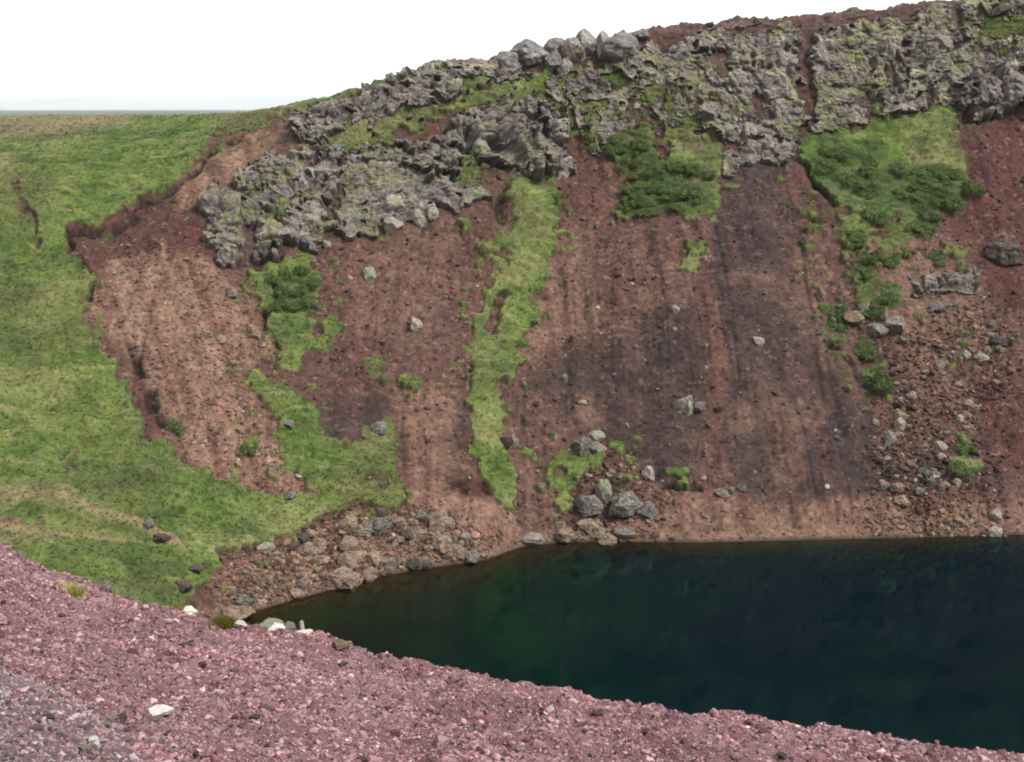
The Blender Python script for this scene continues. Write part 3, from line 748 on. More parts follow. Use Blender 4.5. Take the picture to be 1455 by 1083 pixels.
for a in [
    ('grey', 888, 708, 46, 34, 'big dark grey boulder resting above the shore, casting a black shadow'),
    ('mossy', 858, 692, 20, 34, 'upright lichened boulder leaning on the left of the big dark one'),
    ('grey', 836, 712, 36, 26, 'low grey boulder left of the leaning pair above the shore'),
    ('grey', 918, 722, 30, 24, 'half buried grey boulder right below the big dark one'),
    ('pale', 922, 670, 18, 22, 'pale boulder standing alone up slope from the big dark one'),
    ('grey', 828, 628, 30, 26, 'grey angular boulder over the grass patch in the dark scree'),
    ('pale', 850, 634, 20, 16, 'whitish boulder beside the angular one over the grass patch'),
    ('mossy', 848, 618, 22, 14, 'flat lichened boulder behind the angular pair over the grass patch'),
    ('pale', 728, 622, 10, 18, 'white upright stone at the edge of the green strip'),
    ('dark', 718, 624, 18, 14, 'dark stone touching the white upright one by the green strip'),
    ('pale', 590, 459, 16, 18, 'lone cream stone on the red scree left of the green strip'),
    ('mossy', 525, 388, 20, 24, 'pale lichened stone below the left crags'),
    ('pale', 958, 437, 12, 12, 'small white stone high on the central scree'),
    ('pale', 1076, 483, 14, 12, 'small white stone on the dark right scree'),
    ('pale', 974, 568, 26, 18, 'pale lichened rock in the middle of the dark scree'),
    ('grey', 994, 574, 18, 14, 'grey rock beside the pale one in the dark scree'),
    ('mossy', 978, 578, 14, 20, 'mossy stone below the pale rock in the dark scree'),
    ('pale', 803, 536, 7, 12, 'tiny white upright stone on the central scree'),
    ('pale', 828, 570, 12, 7, 'small flat pale stone on the central scree'),
    ('pale', 1270, 456, 28, 20, 'bright pale boulder at the tip of the right shrubs'),
    ('grey', 1246, 464, 24, 16, 'grey block just left of the bright pale boulder'),
    ('tan', 1216, 446, 30, 14, 'tan slab among the right hand shrubs'),
    ('tan', 1166, 414, 12, 22, 'upright tan stone at the left margin of the right shrubs'),
    ('pale', 1258, 446, 6, 24, 'thin pale splinter standing beside the bright boulder'),
    ('dark', 1426, 350, 52, 40, 'large dark boulder on the red cinder slope at the right edge'),
    ('dark', 1418, 482, 24, 16, 'dark stone on the red cinders below the broken ledge'),
    ('grey', 1330, 432, 22, 12, 'grey slab just below the broken ledge'),
    ('pale', 1276, 598, 18, 20, 'pale stone at the head of the right rubble'),
    ('pale', 1364, 592, 12, 10, 'bright white stone right of the rubble stream'),
    ('grey', 1264, 618, 18, 20, 'grey stone standing in the left edge of the rubble stream'),
    ('tan', 1272, 690, 24, 14, 'tan slab at the foot of the rubble stream'),
    ('tan', 1278, 706, 18, 14, 'tan block under the slab at the foot of the rubble stream'),
    ('pale', 1412, 728, 18, 14, 'pale block near the right end of the far shore'),
    ('pale', 1414, 752, 20, 16, 'white slab tipped toward the water at the right end of the shore'),
    ('grey', 1026, 698, 18, 14, 'grey rock with a dark hollow above the bare shore'),
    ('grey', 1054, 690, 12, 12, 'small grey rock right of the hollow one above the shore'),
    ('grey', 1040, 694, 12, 10, 'low grey rock between its two neighbours above the bare shore'),
    ('tan', 806, 756, 30, 22, 'rounded tan boulder at the waterline right of the flat pale one'),
    ('tan', 848, 752, 24, 18, 'tan boulder at the waterline in the right hand shore row'),
    ('tan', 866, 762, 26, 16, 'tan wedge-shaped boulder dipping into the lake'),
    ('tan', 834, 744, 28, 14, 'flat tan boulder behind the waterline row'),
    ('tan', 796, 744, 14, 12, 'small tan boulder behind the rounded one at the waterline'),
    ('grey', 888, 756, 32, 12, 'low grey slab at the right end of the waterline row'),
    ('pale', 758, 762, 30, 13, 'flat pinkish slab lying on the narrow pink beach'),
    ('pale', 660, 762, 14, 14, 'small cream boulder alone on the pink beach'),
    ('tan', 622, 732, 32, 26, 'blocky tan boulder at the top of the left rubble'),
    ('tan', 620, 768, 16, 14, 'light tan boulder in the lower right of the left rubble'),
    ('tan', 488, 818, 46, 28, 'largest tan boulder on the point of the left shore'),
    ('tan', 524, 818, 22, 12, 'smooth oval boulder in the shallows off the left point'),
    ('pale', 382, 776, 24, 16, 'cream block on the left beach under the turf edge'),
    ('tan', 395, 794, 12, 9, 'small cream stone in the middle of the left beach'),
    ('tan', 382, 820, 16, 12, 'tan stone on the lower left beach'),
    ('tan', 460, 792, 20, 10, 'flat cream stone up the beach from the largest tan boulder'),
    ('grey', 348, 850, 26, 18, 'grey boulder at the inner corner of the left shore'),
    ('tan', 336, 866, 50, 22, 'broad grey tan rock plate right behind the red gravel edge'),
    ('tan', 420, 840, 22, 12, 'tan rock at the tip of the left beach'),
    ('dark', 258, 828, 28, 14, 'brown lump of rock in the turf above the left corner'),
    ('dark', 276, 806, 22, 8, 'flat dark rock in the turf above the brown lump'),
    ('grey', 208, 742, 16, 12, 'small grey rock in the green bowl beside the footpath'),
    ('dark', 228, 762, 22, 10, 'dark rock in the green bowl near the end of the footpath'),
    ('grey', 408, 600, 16, 10, 'white stone in the turf strip right of the landslide'),
    ('grey', 412, 700, 18, 12, 'grey stone where the landslide ends in the turf'),
    ('grey', 538, 604, 24, 20, 'lichened block topping the dark green hummock'),
    ('tan', 356, 463, 18, 16, 'cream rock in the landslide under the crags'),
    ('tan', 366, 474, 14, 12, 'cream rock just below its twin in the landslide'),
    ('tan', 314, 478, 18, 12, 'tan rock near the middle of the landslide'),
    ('tan', 294, 472, 18, 10, 'flat reddish rock near the middle of the landslide'),
    ('grey', 332, 416, 18, 12, 'grey block at the corner of the turf under the lava nose'),
    ('pale', 556, 316, 28, 20, 'bright tan block fallen at the foot of the broken band'),
    ('pale', 596, 306, 14, 24, 'upright cream block at the foot of the broken band'),
    ('pale', 616, 300, 18, 22, 'cream block right of the upright one under the broken band'),
    ('pale', 802, 234, 26, 28, 'smooth slanting pink slab at the right end of the hollowed crag'),
    ('pale', 765, 243, 12, 14, 'small cream block at the head of the green strip'),
    ('mossy', 682, 205, 24, 26, 'rounded grey block hanging in the dark hollow'),
    ('pale', 466, 346, 14, 12, 'cream block under the right end of the lava nose'),
    ('pale', 1008, 154, 30, 22, 'pale smooth block low in the left cliff face'),
    ('dark', 1380, 14, 20, 8, 'dark rock on the highest skyline at the right'),
    ('dark', 1076, 28, 16, 8, 'dark pointed rock on the skyline above the left cliff face'),
    ('dark', 1008, 34, 14, 7, 'small dark rock on the skyline above the left cliff face'),
    ('dark', 1418, 12, 36, 12, 'dark flat rock at the top right corner of the skyline'),
]:
    wall_rock(*a, 'boulders on the crater wall', seed=random.randrange(14), sub=4 if a[3] > 24 else 3, sink=0.34)


def scatter(n, region, kinds, wr, label, group, cat='rock', name='rock'):
    c = chart([region], 1)
    got = 0
    xs = [p[0] for p in region]; ys = [p[1] for p in region]
    while got < n:
        x, y = random.uniform(min(xs), max(xs)), random.uniform(min(ys), max(ys))
        if look(c, np.array([x]), np.array([y]))[0] < 0.5: continue
        w = wr[0] + (wr[1] - wr[0]) * random.random() ** 2.8
        wall_rock(random.choice(kinds), x, y, w, w * random.uniform(.55, .95), label, group, name=name, cat=cat, seed=random.randrange(9), sink=random.uniform(.25, .5))
        got += 1


scatter(120, [(425, 758), (450, 740), (500, 722), (590, 722), (640, 735), (690, 770), (672, 793), (600, 803), (520, 815), (490, 815), (440, 790)], ['tan', 'tan', 'grey', 'dark', 'tan', 'tan'], (6, 32), 'angular rock in the rubble bank of the left shore', 'rubble on the left shore')
scatter(35, [(310, 790), (340, 775), (470, 790), (480, 822), (420, 840), (372, 860), (325, 866), (305, 840)], ['tan', 'grey', 'tan'], (6, 16), 'rock heaped at the inner corner of the left beach', 'rocks at the corner of the left beach')
scatter(9, [(780, 742), (900, 745), (930, 765), (800, 768)], ['tan', 'grey'], (6, 14), 'smaller tan rock between the waterline boulders', 'small rocks between the waterline boulders')
scatter(85, [(1240, 570), (1290, 540), (1400, 470), (1420, 520), (1390, 600), (1370, 690), (1250, 700), (1230, 640)], ['tan', 'grey', 'pale', 'tan'], (5, 19), 'angular rock in the rubble stream on the right', 'rubble stream on the right')
scatter(40, [(1270, 480), (1330, 430), (1420, 420), (1430, 500), (1330, 520)], ['tan', 'grey', 'tan'], (6, 16), 'broken rock in the talus under the dark ledge', 'talus under the dark ledge')
scatter(18, [(1170, 425), (1250, 430), (1270, 480), (1200, 470)], ['tan', 'grey', 'dark'], (6, 18), 'rock half hidden between the right hand shrubs', 'rocks between the right hand shrubs', 'stone', 'stone')
scatter(26, [(1300, 735), (1455, 735), (1455, 762), (1300, 764)], ['pale', 'tan', 'tan'], (5, 12), 'pale rock on the right end of the far shore', 'pale rocks on the right shore', 'stone', 'stone')
scatter(24, [(130, 330), (280, 330), (360, 450), (400, 640), (300, 640), (180, 480)], ['tan', 'pale', 'tan'], (5, 11), 'cream stone scattered down the landslide', 'stones on the landslide', 'stone', 'stone')
scatter(26, [(760, 400), (1000, 400), (1200, 480), (1230, 680), (1000, 680), (860, 600)], ['pale', 'tan', 'grey'], (4, 9), 'pale stone strewn over the central scree', 'stones on the central scree', 'stone', 'stone')
scatter(26, [(800, 690), (840, 650), (900, 655), (960, 690), (940, 745), (820, 740)], ['grey', 'tan', 'grey'], (5, 13), 'small grey stone around the big dark boulder above the shore', 'stones around the big dark boulder', 'stone', 'stone')

# ------------------------------------------------------------------ loose small stones on the scree: uncountable
def stones_mesh(pos, size, cols, r, flat=0.75):
    V, F = ICO0
    n = len(pos)
    v = V[None] * r.uniform(0.6, 1.25, (n, 12, 1))
    v = v * (size[:, None, None] * np.stack([r.uniform(.8, 1.35, n), r.uniform(.7, 1.1, n), r.uniform(.45, .9, n) * flat / .75], -1)[:, None, :])
    a = r.uniform(0, 6.28, n); ca, sa = np.cos(a), np.sin(a)
    x = v[..., 0] * ca[:, None] - v[..., 1] * sa[:, None]; y = v[..., 0] * sa[:, None] + v[..., 1] * ca[:, None]
    tl = r.normal(0, .35, n)
    z = v[..., 2] + x * tl[:, None]
    v = np.stack([x, y, z], -1) + pos[:, None, :]
    f = F[None] + (np.arange(n) * 12)[:, None, None]
    return v.reshape(-1, 3), f.reshape(-1, 3), np.repeat(cols, 12, 0)


dens = (1 - GW) * (0.35 + 0.9 * tan * (PX < 480) + 0.7 * look(chart([[(1240, 480), (1455, 420), (1455, 620), (1400, 760), (1230, 760), (1240, 580)]], 10), PX, PY) + 0.9 * shore + 1.2 * look(chart([[(310, 790), (430, 750), (500, 722), (640, 730), (720, 770), (600, 806), (480, 835), (330, 870)]], 8), PX, PY) + 0.4 * np.clip(n_mid, 0, 1)) * (1 - 0.6 * dark)
sel = (jj > JW + 2) & (jj < JC + 40) & (PX > -60) & (PX < 1520)
w = np.where(sel, dens, 0).ravel().astype(np.float64); w /= w.sum()
idx = rng.choice(w.size, 34000, p=w)
pos = P.reshape(-1, 3)[idx] + rng.normal(0, .05, (len(idx), 3))
sz = np.clip(0.07 * np.exp(rng.normal(0, .6, len(idx))), .04, .4)
zone = look(chart([([(310, 790), (430, 752), (500, 722), (640, 730), (720, 765), (680, 795), (600, 806), (480, 832), (330, 872)], 1.0), ([(1235, 560), (1290, 470), (1400, 430), (1440, 520), (1390, 620), (1440, 760), (1230, 760)], .75), ([(800, 690), (850, 640), (930, 660), (960, 720), (940, 770), (780, 770)], .7)], 8), PX, PY)
wz = np.where(sel & (GW < .5), zone, 0).ravel().astype(np.float64); wz /= wz.sum()
idz = rng.choice(wz.size, 5200, p=wz)
idx = np.concatenate([idx, idz]); pos = np.concatenate([pos, P.reshape(-1, 3)[idz] + rng.normal(0, .05, (len(idz), 3))])
sz = np.concatenate([sz, np.clip(.16 * np.exp(rng.normal(0, .45, len(idz))), .08, .55)])
base = A.reshape(-1, 3)[idx]
tint = rng.random((len(idx), 1))
cols = np.where(tint < .4, base * 1.3, np.where(tint < .47, S(160, 132, 112), np.where(tint < .49, S(205, 192, 178), base * np.where(P.reshape(-1, 3)[idx][:, :1] < -28, .8, .55))))
v, f, c = stones_mesh(pos, sz, cols * ALB, rng)
tag(mesh_obj('scree_gravel', v, f, M_SCREE, c, smooth=False), kind='stuff')


# ------------------------------------------------------------------ grass
def tufts(pos, height, cols, r, blades=6, spread=.3, wid=.028):
    n = len(pos)
    a = r.uniform(0, 6.28, (n, blades)); rad = r.uniform(0, 1, (n, blades)) * spread * height[:, None] * 2
    bx, by = np.cos(a) * rad, np.sin(a) * rad
    ln = height[:, None] * r.uniform(.6, 1.2, (n, blades))
    lean = r.uniform(.25, .9, (n, blades))
    tx, ty = bx + np.cos(a) * lean * ln, by + np.sin(a) * lean * ln
    sx, sy = -np.sin(a) * wid, np.cos(a) * wid
    z0 = np.zeros_like(bx) - .04
    v = np.stack([np.stack([bx - sx, by - sy, z0], -1), np.stack([bx + sx, by + sy, z0], -1), np.stack([tx, ty, ln * (1 - .35 * lean)], -1)], 2)
    v = v + pos[:, None, None, :]
    F = np.arange(n * blades * 3).reshape(-1, 3)
    c = np.repeat(cols, blades * 3, 0) * np.repeat(r.uniform(.85, 1.25, (n * blades, 1)), 3, 0)
    return v.reshape(-1, 3), F, c


w = np.where((jj > JW + 4) & (jj < JR + 14) & (PX > -80) & (PX < 1530) & (GW + .3 * wide > .22), np.maximum(GW, .1), 0).ravel().astype(np.float64); w /= w.sum()
idx = rng.choice(w.size, 34000, p=w)
pos = P.reshape(-1, 3)[idx] + rng.normal(0, .06, (len(idx), 3)) * (1, 1, 0)
hh = np.clip(.12 * np.exp(rng.normal(0, .45, len(idx))), .06, .45)
v, f, c = tufts(pos, hh, G.reshape(-1, 3)[idx] * ALB * 1.2, rng, 8)
tag(mesh_obj('grass', v, f, M_LEAF, c), kind='stuff')


# ------------------------------------------------------------------ leafy shrubs
def shrub_mesh(seed, leaves=900):
    r = np.random.default_rng(seed)
    # several lobes, leaves near their surface
    lob = np.stack([r.uniform(-.55, .55, 9), r.uniform(-.55, .55, 9), r.uniform(.1, .45, 9)], -1); lr = r.uniform(.26, .48, 9)
    k = r.integers(0, 9, leaves)
    d = r.normal(size=(leaves, 3)); d[:, 2] = np.abs(d[:, 2]) * 1.1 - .15; d /= np.linalg.norm(d, axis=1, keepdims=True)
    c = lob[k] + d * (lr[k] * r.uniform(.55, 1.1, leaves))[:, None]
    c[:, 2] = np.maximum(c[:, 2], .02)
    u = np.cross(d, r.normal(size=(leaves, 3))); u /= np.linalg.norm(u, axis=1, keepdims=True)
    nrm = d + .6 * r.normal(size=(leaves, 3)); nrm /= np.linalg.norm(nrm, axis=1, keepdims=True)
    w_ = np.cross(nrm, u); w_ /= np.linalg.norm(w_, axis=1, keepdims=True)
    s = r.uniform(.06, .12, leaves)[:, None]
    V = np.stack([c - u * s, c - w_ * s * .5, c + u * s, c + w_ * s * .5], 1).reshape(-1, 3)
    F = np.arange(leaves * 4).reshape(-1, 4)
    g0 = np.array([S(106, 136, 62), S(122, 148, 70), S(92, 120, 56), S(138, 156, 84)])[r.integers(0, 4, leaves)] * r.uniform(.75, 1.25, (leaves, 1))
    return V, F, np.repeat(g0 * ALB, 4, 0)


SHB = []
for s in range(5):
    V, F, c = shrub_mesh(50 + s)
    SHB.append((V, F, c))
_sh = {}


def shrub(x, y, w, h, label, group=None):
    p, n, _ = on_wall(x, y + h * .4)
    s = random.randrange(5)
    if s not in _sh:
        o = mesh_obj('shrub', *SHB[s][:2], M_LEAF, SHB[s][2]); _sh[s] = o
    else:
        o = _sh[s].copy(); COL.objects.link(o)
        for k in list(o.keys()): del o[k]
        o.name = 'shrub'
    W_ = metres(w, p)
    o.scale = (W_ / 1.7, W_ / 1.7, metres(h, p) / random.uniform(1.05, 1.6))
    up_ = (n * .7 + Vector((0, 0, .3))).normalized()
    o.rotation_euler = (up_.to_track_quat('Z', 'Y') @ Matrix.Rotation(random.uniform(0, 6.28), 3, 'Z').to_quaternion()).to_euler(); o.location = p - n * .05
    return tag(o, label, 'shrub', group)


shrub(250, 605, 32, 14, 'dark green shrub on the turf tongue left of the landslide foot')
shrub(352, 634, 30, 14, 'dark shrub alone on the lower landslide')
shrub(1246, 536, 42, 44, 'dense green shrub at the lowest tip of the right hand thicket')
shrub(1378, 262, 34, 34, 'dark round shrub at the right edge of the big green patch')
shrub(1352, 286, 36, 24, 'dark shrub just left of the round one at the edge of the big green patch')
shrub(1160, 308, 18, 14, 'small shrub alone in the red gully')
shrub(1137, 342, 12, 14, 'tiny shrub below the one in the red gully')
shrub(760, 458, 12, 12, 'small dark shrub on the right margin of the green strip')
shrub(795, 276, 18, 14, 'dark leafy clump on the right margin of the green strip near its head')
shrub(1330, 364, 34, 14, 'flat shrub on bare soil below the big green patch')
shrub(1288, 356, 30, 14, 'flat shrub hugging the lower edge of the big green patch')
shrub(1372, 634, 34, 22, 'low green shrub in the lower right rubble')
shrub(1362, 664, 36, 14, 'flat green shrub under the other one in the lower right rubble')
for x, y in [(388, 396), (408, 386), (430, 382), (444, 396), (400, 412), (424, 410), (440, 424), (396, 430), (418, 434)]:
    shrub(x, y, random.uniform(24, 32), random.uniform(13, 18), 'lush green plant clump in the bright patch under the lava nose', 'lush plants under the lava nose')
for k in range(30):
    x, y = random.uniform(880, 1012), random.uniform(232, 300)
    if x < 900 and y < 250: y += 30
    shrub(x, y, random.uniform(20, 34), random.uniform(10, 16), 'leafy shrub in the green patch below the left cliff face', 'shrubs below the left cliff face')
for k in range(10):
    shrub(random.uniform(868, 926), random.uniform(190, 230), random.uniform(16, 26), random.uniform(9, 14), 'leafy shrub in the dark clump beside the red trail', 'shrubs beside the red trail')
for k in range(48):
    x = random.uniform(1158, 1350); y = random.uniform(205, 325)
    if y > 230 + (x - 1158) * 0.9 or (x > 1250 and y < 235): continue
    shrub(x, y, random.uniform(22, 40), random.uniform(11, 18), 'leafy shrub in the big green patch under the right cliff', 'shrubs in the big green patch')
for k in range(26):
    x, y = random.choice([(1215, 340), (1230, 365), (1220, 385), (1250, 425), (1240, 440), (1190, 460), (1215, 480), (1235, 490), (1225, 500), (1255, 372), (1195, 445)])
    shrub(x + random.uniform(-12, 12), y + random.uniform(-8, 8), random.uniform(18, 34), random.uniform(9, 16), 'leafy shrub in the straggling thicket above the rubble', 'straggling thicket above the rubble')

# ------------------------------------------------------------------ lake
T_shelf = table([(-900, 24), (365, 24), (470, 18), (600, 10), (740, 5.0), (900, 2.6), (1455, 2.2), (1900, 2.2)])
Kl = np.linspace(-1.1, 1.1, 420)
Ywl = np.interp(Kl, Kc, Yw); pxl = np.interp(Kl, Kc, px_w)
tt = np.concatenate([np.linspace(0, .7, 60, endpoint=False), np.linspace(.7, 1, 160)])[:, None]
Ynear = 14.0
Yl = Ynear + (Ywl + 2.5 - Ynear) * tt
PL = np.stack([Kl * Yl, Yl, np.full_like(Yl, WATER)], -1)
dist = np.clip(Ywl - Yl, 0, 99)
deep = 1 - np.exp(-dist / T_shelf(pxl) * (1 + .35 * fbm(PL, 5, 3, 301)) * .75)
wm, nt, b = new_mat('lake_water')
N = nt.nodes.new; L = nt.links.new
at = N('ShaderNodeAttribute'); at.attribute_name = 'deep'
geo = N('ShaderNodeNewGeometry')
nz = N('ShaderNodeTexNoise'); nz.inputs['Scale'].default_value = .035; nz.inputs['Detail'].default_value = 4
L(geo.outputs['Position'], nz.inputs['Vector'])
rp = N('ShaderNodeValToRGB'); rp.color_ramp.elements[0].position = .4; rp.color_ramp.elements[1].position = .62
rp.color_ramp.elements[0].color = (.0003, .0024, .0048, 1); rp.color_ramp.elements[1].color = (.0004, .0050, .0036, 1)
L(nz.outputs['Fac'], rp.inputs['Fac'])
dif = N('ShaderNodeBsdfDiffuse'); L(rp.outputs['Color'], dif.inputs['Color'])
trn = N('ShaderNodeBsdfTransparent'); trn.inputs['Color'].default_value = (.7, .62, .4, 1)
body = N('ShaderNodeMixShader'); L(at.outputs['Fac'], body.inputs[0]); L(trn.outputs[0], body.inputs[1]); L(dif.outputs[0], body.inputs[2])
gl = N('ShaderNodeBsdfGlossy'); gl.inputs['Roughness'].default_value = .05; gl.inputs['Color'].default_value = (.34, .64, .56, 1)
fr = N('ShaderNodeFresnel'); fr.inputs['IOR'].default_value = 1.33
mp = N('ShaderNodeMapping'); mp.inputs['Scale'].default_value = (1.0, .55, 1)
L(geo.outputs['Position'], mp.inputs['Vector'])
rn = N('ShaderNodeTexNoise'); rn.inputs['Scale'].default_value = 1.1; rn.inputs['Detail'].default_value = 4
L(mp.outputs[0], rn.inputs['Vector'])
bp = N('ShaderNodeBump'); bp.inputs['Strength'].default_value = .07; bp.inputs['Distance'].default_value = .1
L(rn.outputs['Fac'], bp.inputs['Height']); L(bp.outputs[0], gl.inputs['Normal'])
top = N('ShaderNodeMixShader'); L(fr.outputs[0], top.inputs[0]); L(body.outputs[0], top.inputs[1]); L(gl.outputs[0], top.inputs[2])
nt.nodes.remove(b); L(top.outputs[0], nt.nodes['Material Output'].inputs['Surface'])
tag(mesh_obj('lake_water', PL, grid_faces(*Yl.shape), wm, attrs={'deep': deep}), kind='structure')

# ------------------------------------------------------------------ the red gravel rim we stand on
T_E = table([(-900, 560), (-450, 620), (0, 774), (60, 806), (100, 826), (150, 846), (200, 864), (300, 881), (350, 887), (430, 902), (500, 924), (560, 939), (650, 952), (680, 957), (705, 969), (760, 981), (850, 991), (950, 1004), (1050, 1014), (1150, 1036), (1200, 1043), (1300, 1054), (1400, 1077), (1455, 1090), (1900, 1190)])
T_YE = table([(-900, 20), (-450, 18), (0, 15.5), (200, 13.5), (400, 12), (700, 10.5), (1000, 9.6), (1455, 8.6), (1900, 8)])
Kf = np.concatenate([np.linspace(-1.4, -.50, 70), np.linspace(-.495, .495, 760), np.linspace(.50, 1.4, 70)])
row_e, px_e = solve_row(T_E, Kf)
qe = smooth1(q_of(row_e), 3); Ye = smooth1(T_YE(px_e), 20); Ze = qe * Ye
NF1, NF2, NF3 = 40, 330, 60
Y1 = np.linspace(-2.0, 4.0, NF1, endpoint=False)[:, None] + 0 * Ye
Y2 = 4.0 + (Ye - 4.0) * np.linspace(0, 1, NF2, endpoint=False)[:, None]
Y3 = Ye + 58 * np.linspace(0, 1, NF3)[:, None] ** 1.7
YF = np.concatenate([Y1, Y2, Y3])
sl = (Ze + 1.65) / Ye
ZF = np.where(YF <= Ye, -1.65 + sl * YF, Ze + (np.minimum(sl, qe) - .02) * (YF - Ye) + (-.84 - np.minimum(sl, qe)) * np.maximum(YF - Ye - .9 * (1 - np.exp(-(YF - Ye) / .9)), 0))
ZF = np.maximum(ZF, WATER - 2)
XF = Kf[None, :] * np.maximum(YF, 2.2 + 0 * YF)
PF0 = np.stack([XF, YF, ZF], -1)
NFm = grid_normals(PF0)
if NFm[..., 2].mean() < 0: NFm = -NFm
df = .10 * fbm(PF0, .9, 3, 401) + .10 * fbm(PF0, 2.6, 2, 402) * np.clip((Ye - YF) / 2, 0, 1) + .05 * fbm(PF0, .2, 3, 405) + .012 * fbm(PF0, .05, 2, 409)
PF = PF0 + NFm * df[..., None]
pxF, pyF = project(PF0)
grey = np.clip(sstep(430, 60, pxF + 0.7 * (1083 - pyF) * 2.2) + .0 * pxF, 0, 1) * np.clip(.75 + .5 * fbm(PF0, .8, 3, 421), 0, 1)
grey = np.clip(grey + .25 * np.clip(fbm(PF0, .7, 3, 425), 0, 1), 0, 1)
AF = np.zeros(PF.shape, f32) + S(146, 108, 112)
AF = blend(AF, S(112, 74, 76), np.clip(.9 * fbm(PF0, .5, 4, 431), 0, .8))
AF = blend(AF, S(178, 148, 146), np.clip(.9 * fbm(PF0, .35, 4, 437) - .1, 0, .7))
AF = blend(AF, S(114, 104, 110), grey * .5)
rim = mesh_obj('gravel_rim', PF, grid_faces(*YF.shape), M_FORE, AF * ALB * 1.15)
tag(rim, kind='structure')


def on_rim(px, py):
    c = int(np.argmin(np.abs(Kf - K_of(px, py))))
    col = PF[NF1:NF1 + NF2 + 6, c]
    _, r = project(col)
    k = int(np.argmin(np.abs(r - py)))
    return Vector(col[k]), (NF1 + k, c)


# lapilli: uncountable
cell = np.abs(np.gradient(YF, axis=0) * np.gradient(XF, axis=1))
sel = (pxF > -420) & (pxF < 1620) & (pyF < 1150) & (YF < Ye + 1.2)
w = np.where(sel, cell / np.maximum(YF, 3) ** 1.0, 0).ravel().astype(np.float64); w /= w.sum()
NPB = 290000
idx = rng.choice(w.size, NPB, p=w)
r_, c_ = np.unravel_index(idx, YF.shape)
u = rng.random(NPB)[:, None]; vv = rng.random(NPB)[:, None]
r2, c2 = np.minimum(r_ + 1, YF.shape[0] - 1), np.minimum(c_ + 1, YF.shape[1] - 1)
pos = PF[r_, c_] + (PF[r2, c_] - PF[r_, c_]) * u + (PF[r_, c2] - PF[r_, c_]) * vv
sz = np.clip(0.0074 * np.exp(rng.normal(0, .55, NPB)), .004, .045) * (0.75 + 0.035 * YF[r_, c_])
pal = np.array([S(166, 122, 126), S(180, 140, 144), S(198, 164, 164), S(136, 90, 92), S(90, 58, 60), S(152, 126, 136), S(216, 194, 190), S(138, 104, 108)])
pg = np.array([S(146, 132, 138), S(124, 112, 118), S(168, 154, 158), S(84, 72, 76), S(150, 116, 120), S(182, 170, 172), S(124, 102, 106), S(156, 128, 132)])
k8 = rng.choice(8, NPB, p=[.24, .18, .08, .18, .10, .1, .02, .10])
gm = (grey[r_, c_] * rng.uniform(.4, 1.3, NPB) > .5)[:, None]
cols = np.where(gm, pg[k8], pal[k8]) * rng.uniform(.72, 1.3, (NPB, 1))
v, f, c = stones_mesh(pos, sz, cols * np.array([1.36, 1.35, 1.33]) * (1 + .28 * fbm(pos, .55, 3, 441))[:, None] * ALB, rng)
tag(mesh_obj('lapilli_gravel', v, f, M_PEB, c, smooth=False), kind='stuff')


def rim_rock(kind, x, y, w, h, label, group=None, sink=.25, cat='stone', name='stone', rot=None, seed=None):
    p, _ = on_rim(x, y + h * .42)
    return boulder(kind, p, None, (metres(w, p), metres(w, p) * .8, metres(h, p) * 1.1), label, group, cat, name, 4, sink, seed if seed is not None else random.randrange(9), rot or (random.uniform(-.2, .2), random.uniform(-.2, .2), random.uniform(-.4, .4)))


for a in [
    ('white', 225, 1009, 36, 15, 'flat angular white stone lying in the red gravel'),
    ('white', 126, 1051, 13, 13, 'small round white stone in the dark gravel at the lower left'),
    ('pale', 113, 1064, 18, 9, 'cream stone just under the small round white one'),
    ('grey', 150, 832, 16, 24, 'upright grey stone on the gravel edge against the grass'),
    ('grey', 205, 862, 22, 12, 'low grey stone on the gravel edge right of the upright one'),
    ('white', 268, 862, 22, 14, 'white stone on the gravel edge left of the moss cushion'),
    ('white', 344, 883, 17, 11, 'white stone on the gravel edge right of the moss cushion'),
    ('mossy', 388, 882, 38, 18, 'whitish moss-streaked stone at the water end of the edge row'),
    ('white', 396, 894, 26, 18, 'broken white stone in front of the moss-streaked one'),
    ('white', 427, 899, 32, 10, 'flat white slab at the right end of the edge row'),
    ('white', 428, 881, 7, 18, 'thin white splinter standing over the flat slab'),
    ('mossy', 412, 888, 18, 14, 'dark mossy stone tucked behind the flat white slab'),
    ('tan', 482, 915, 22, 17, 'tan round stone alone on the gravel edge by the water'),
    ('white', 40, 800, 9, 7, 'small white stone on the gravel near the left end of the edge'),
    ('pale', 28, 790, 10, 12, 'pale lump on the gravel at the far left end of the edge'),
]:
    rim_rock(*a, group='stones on the gravel rim')
for k in range(46):
    x, y = random.uniform(10, 1300), random.uniform(930, 1075)
    if y < T_E(x) + 10: continue
    rim_rock(random.choice(['tan', 'dark', 'dark', 'pale', 'grey']), x, y, random.uniform(9, 17), random.uniform(6, 11), 'small loose stone among the red lapilli of the foreground', 'loose stones in the foreground gravel')


for k in range(60):
    x, y = random.uniform(10, 1380), random.uniform(800, 1078)
    if y < T_E(x) + 14: continue
    rim_rock('cinder', x, y, random.uniform(9, 22), random.uniform(6, 13), 'dark red cinder lump lying in the finer foreground lapilli', 'cinder lumps in the foreground gravel', cat='cinder', name='cinder', sink=.4)


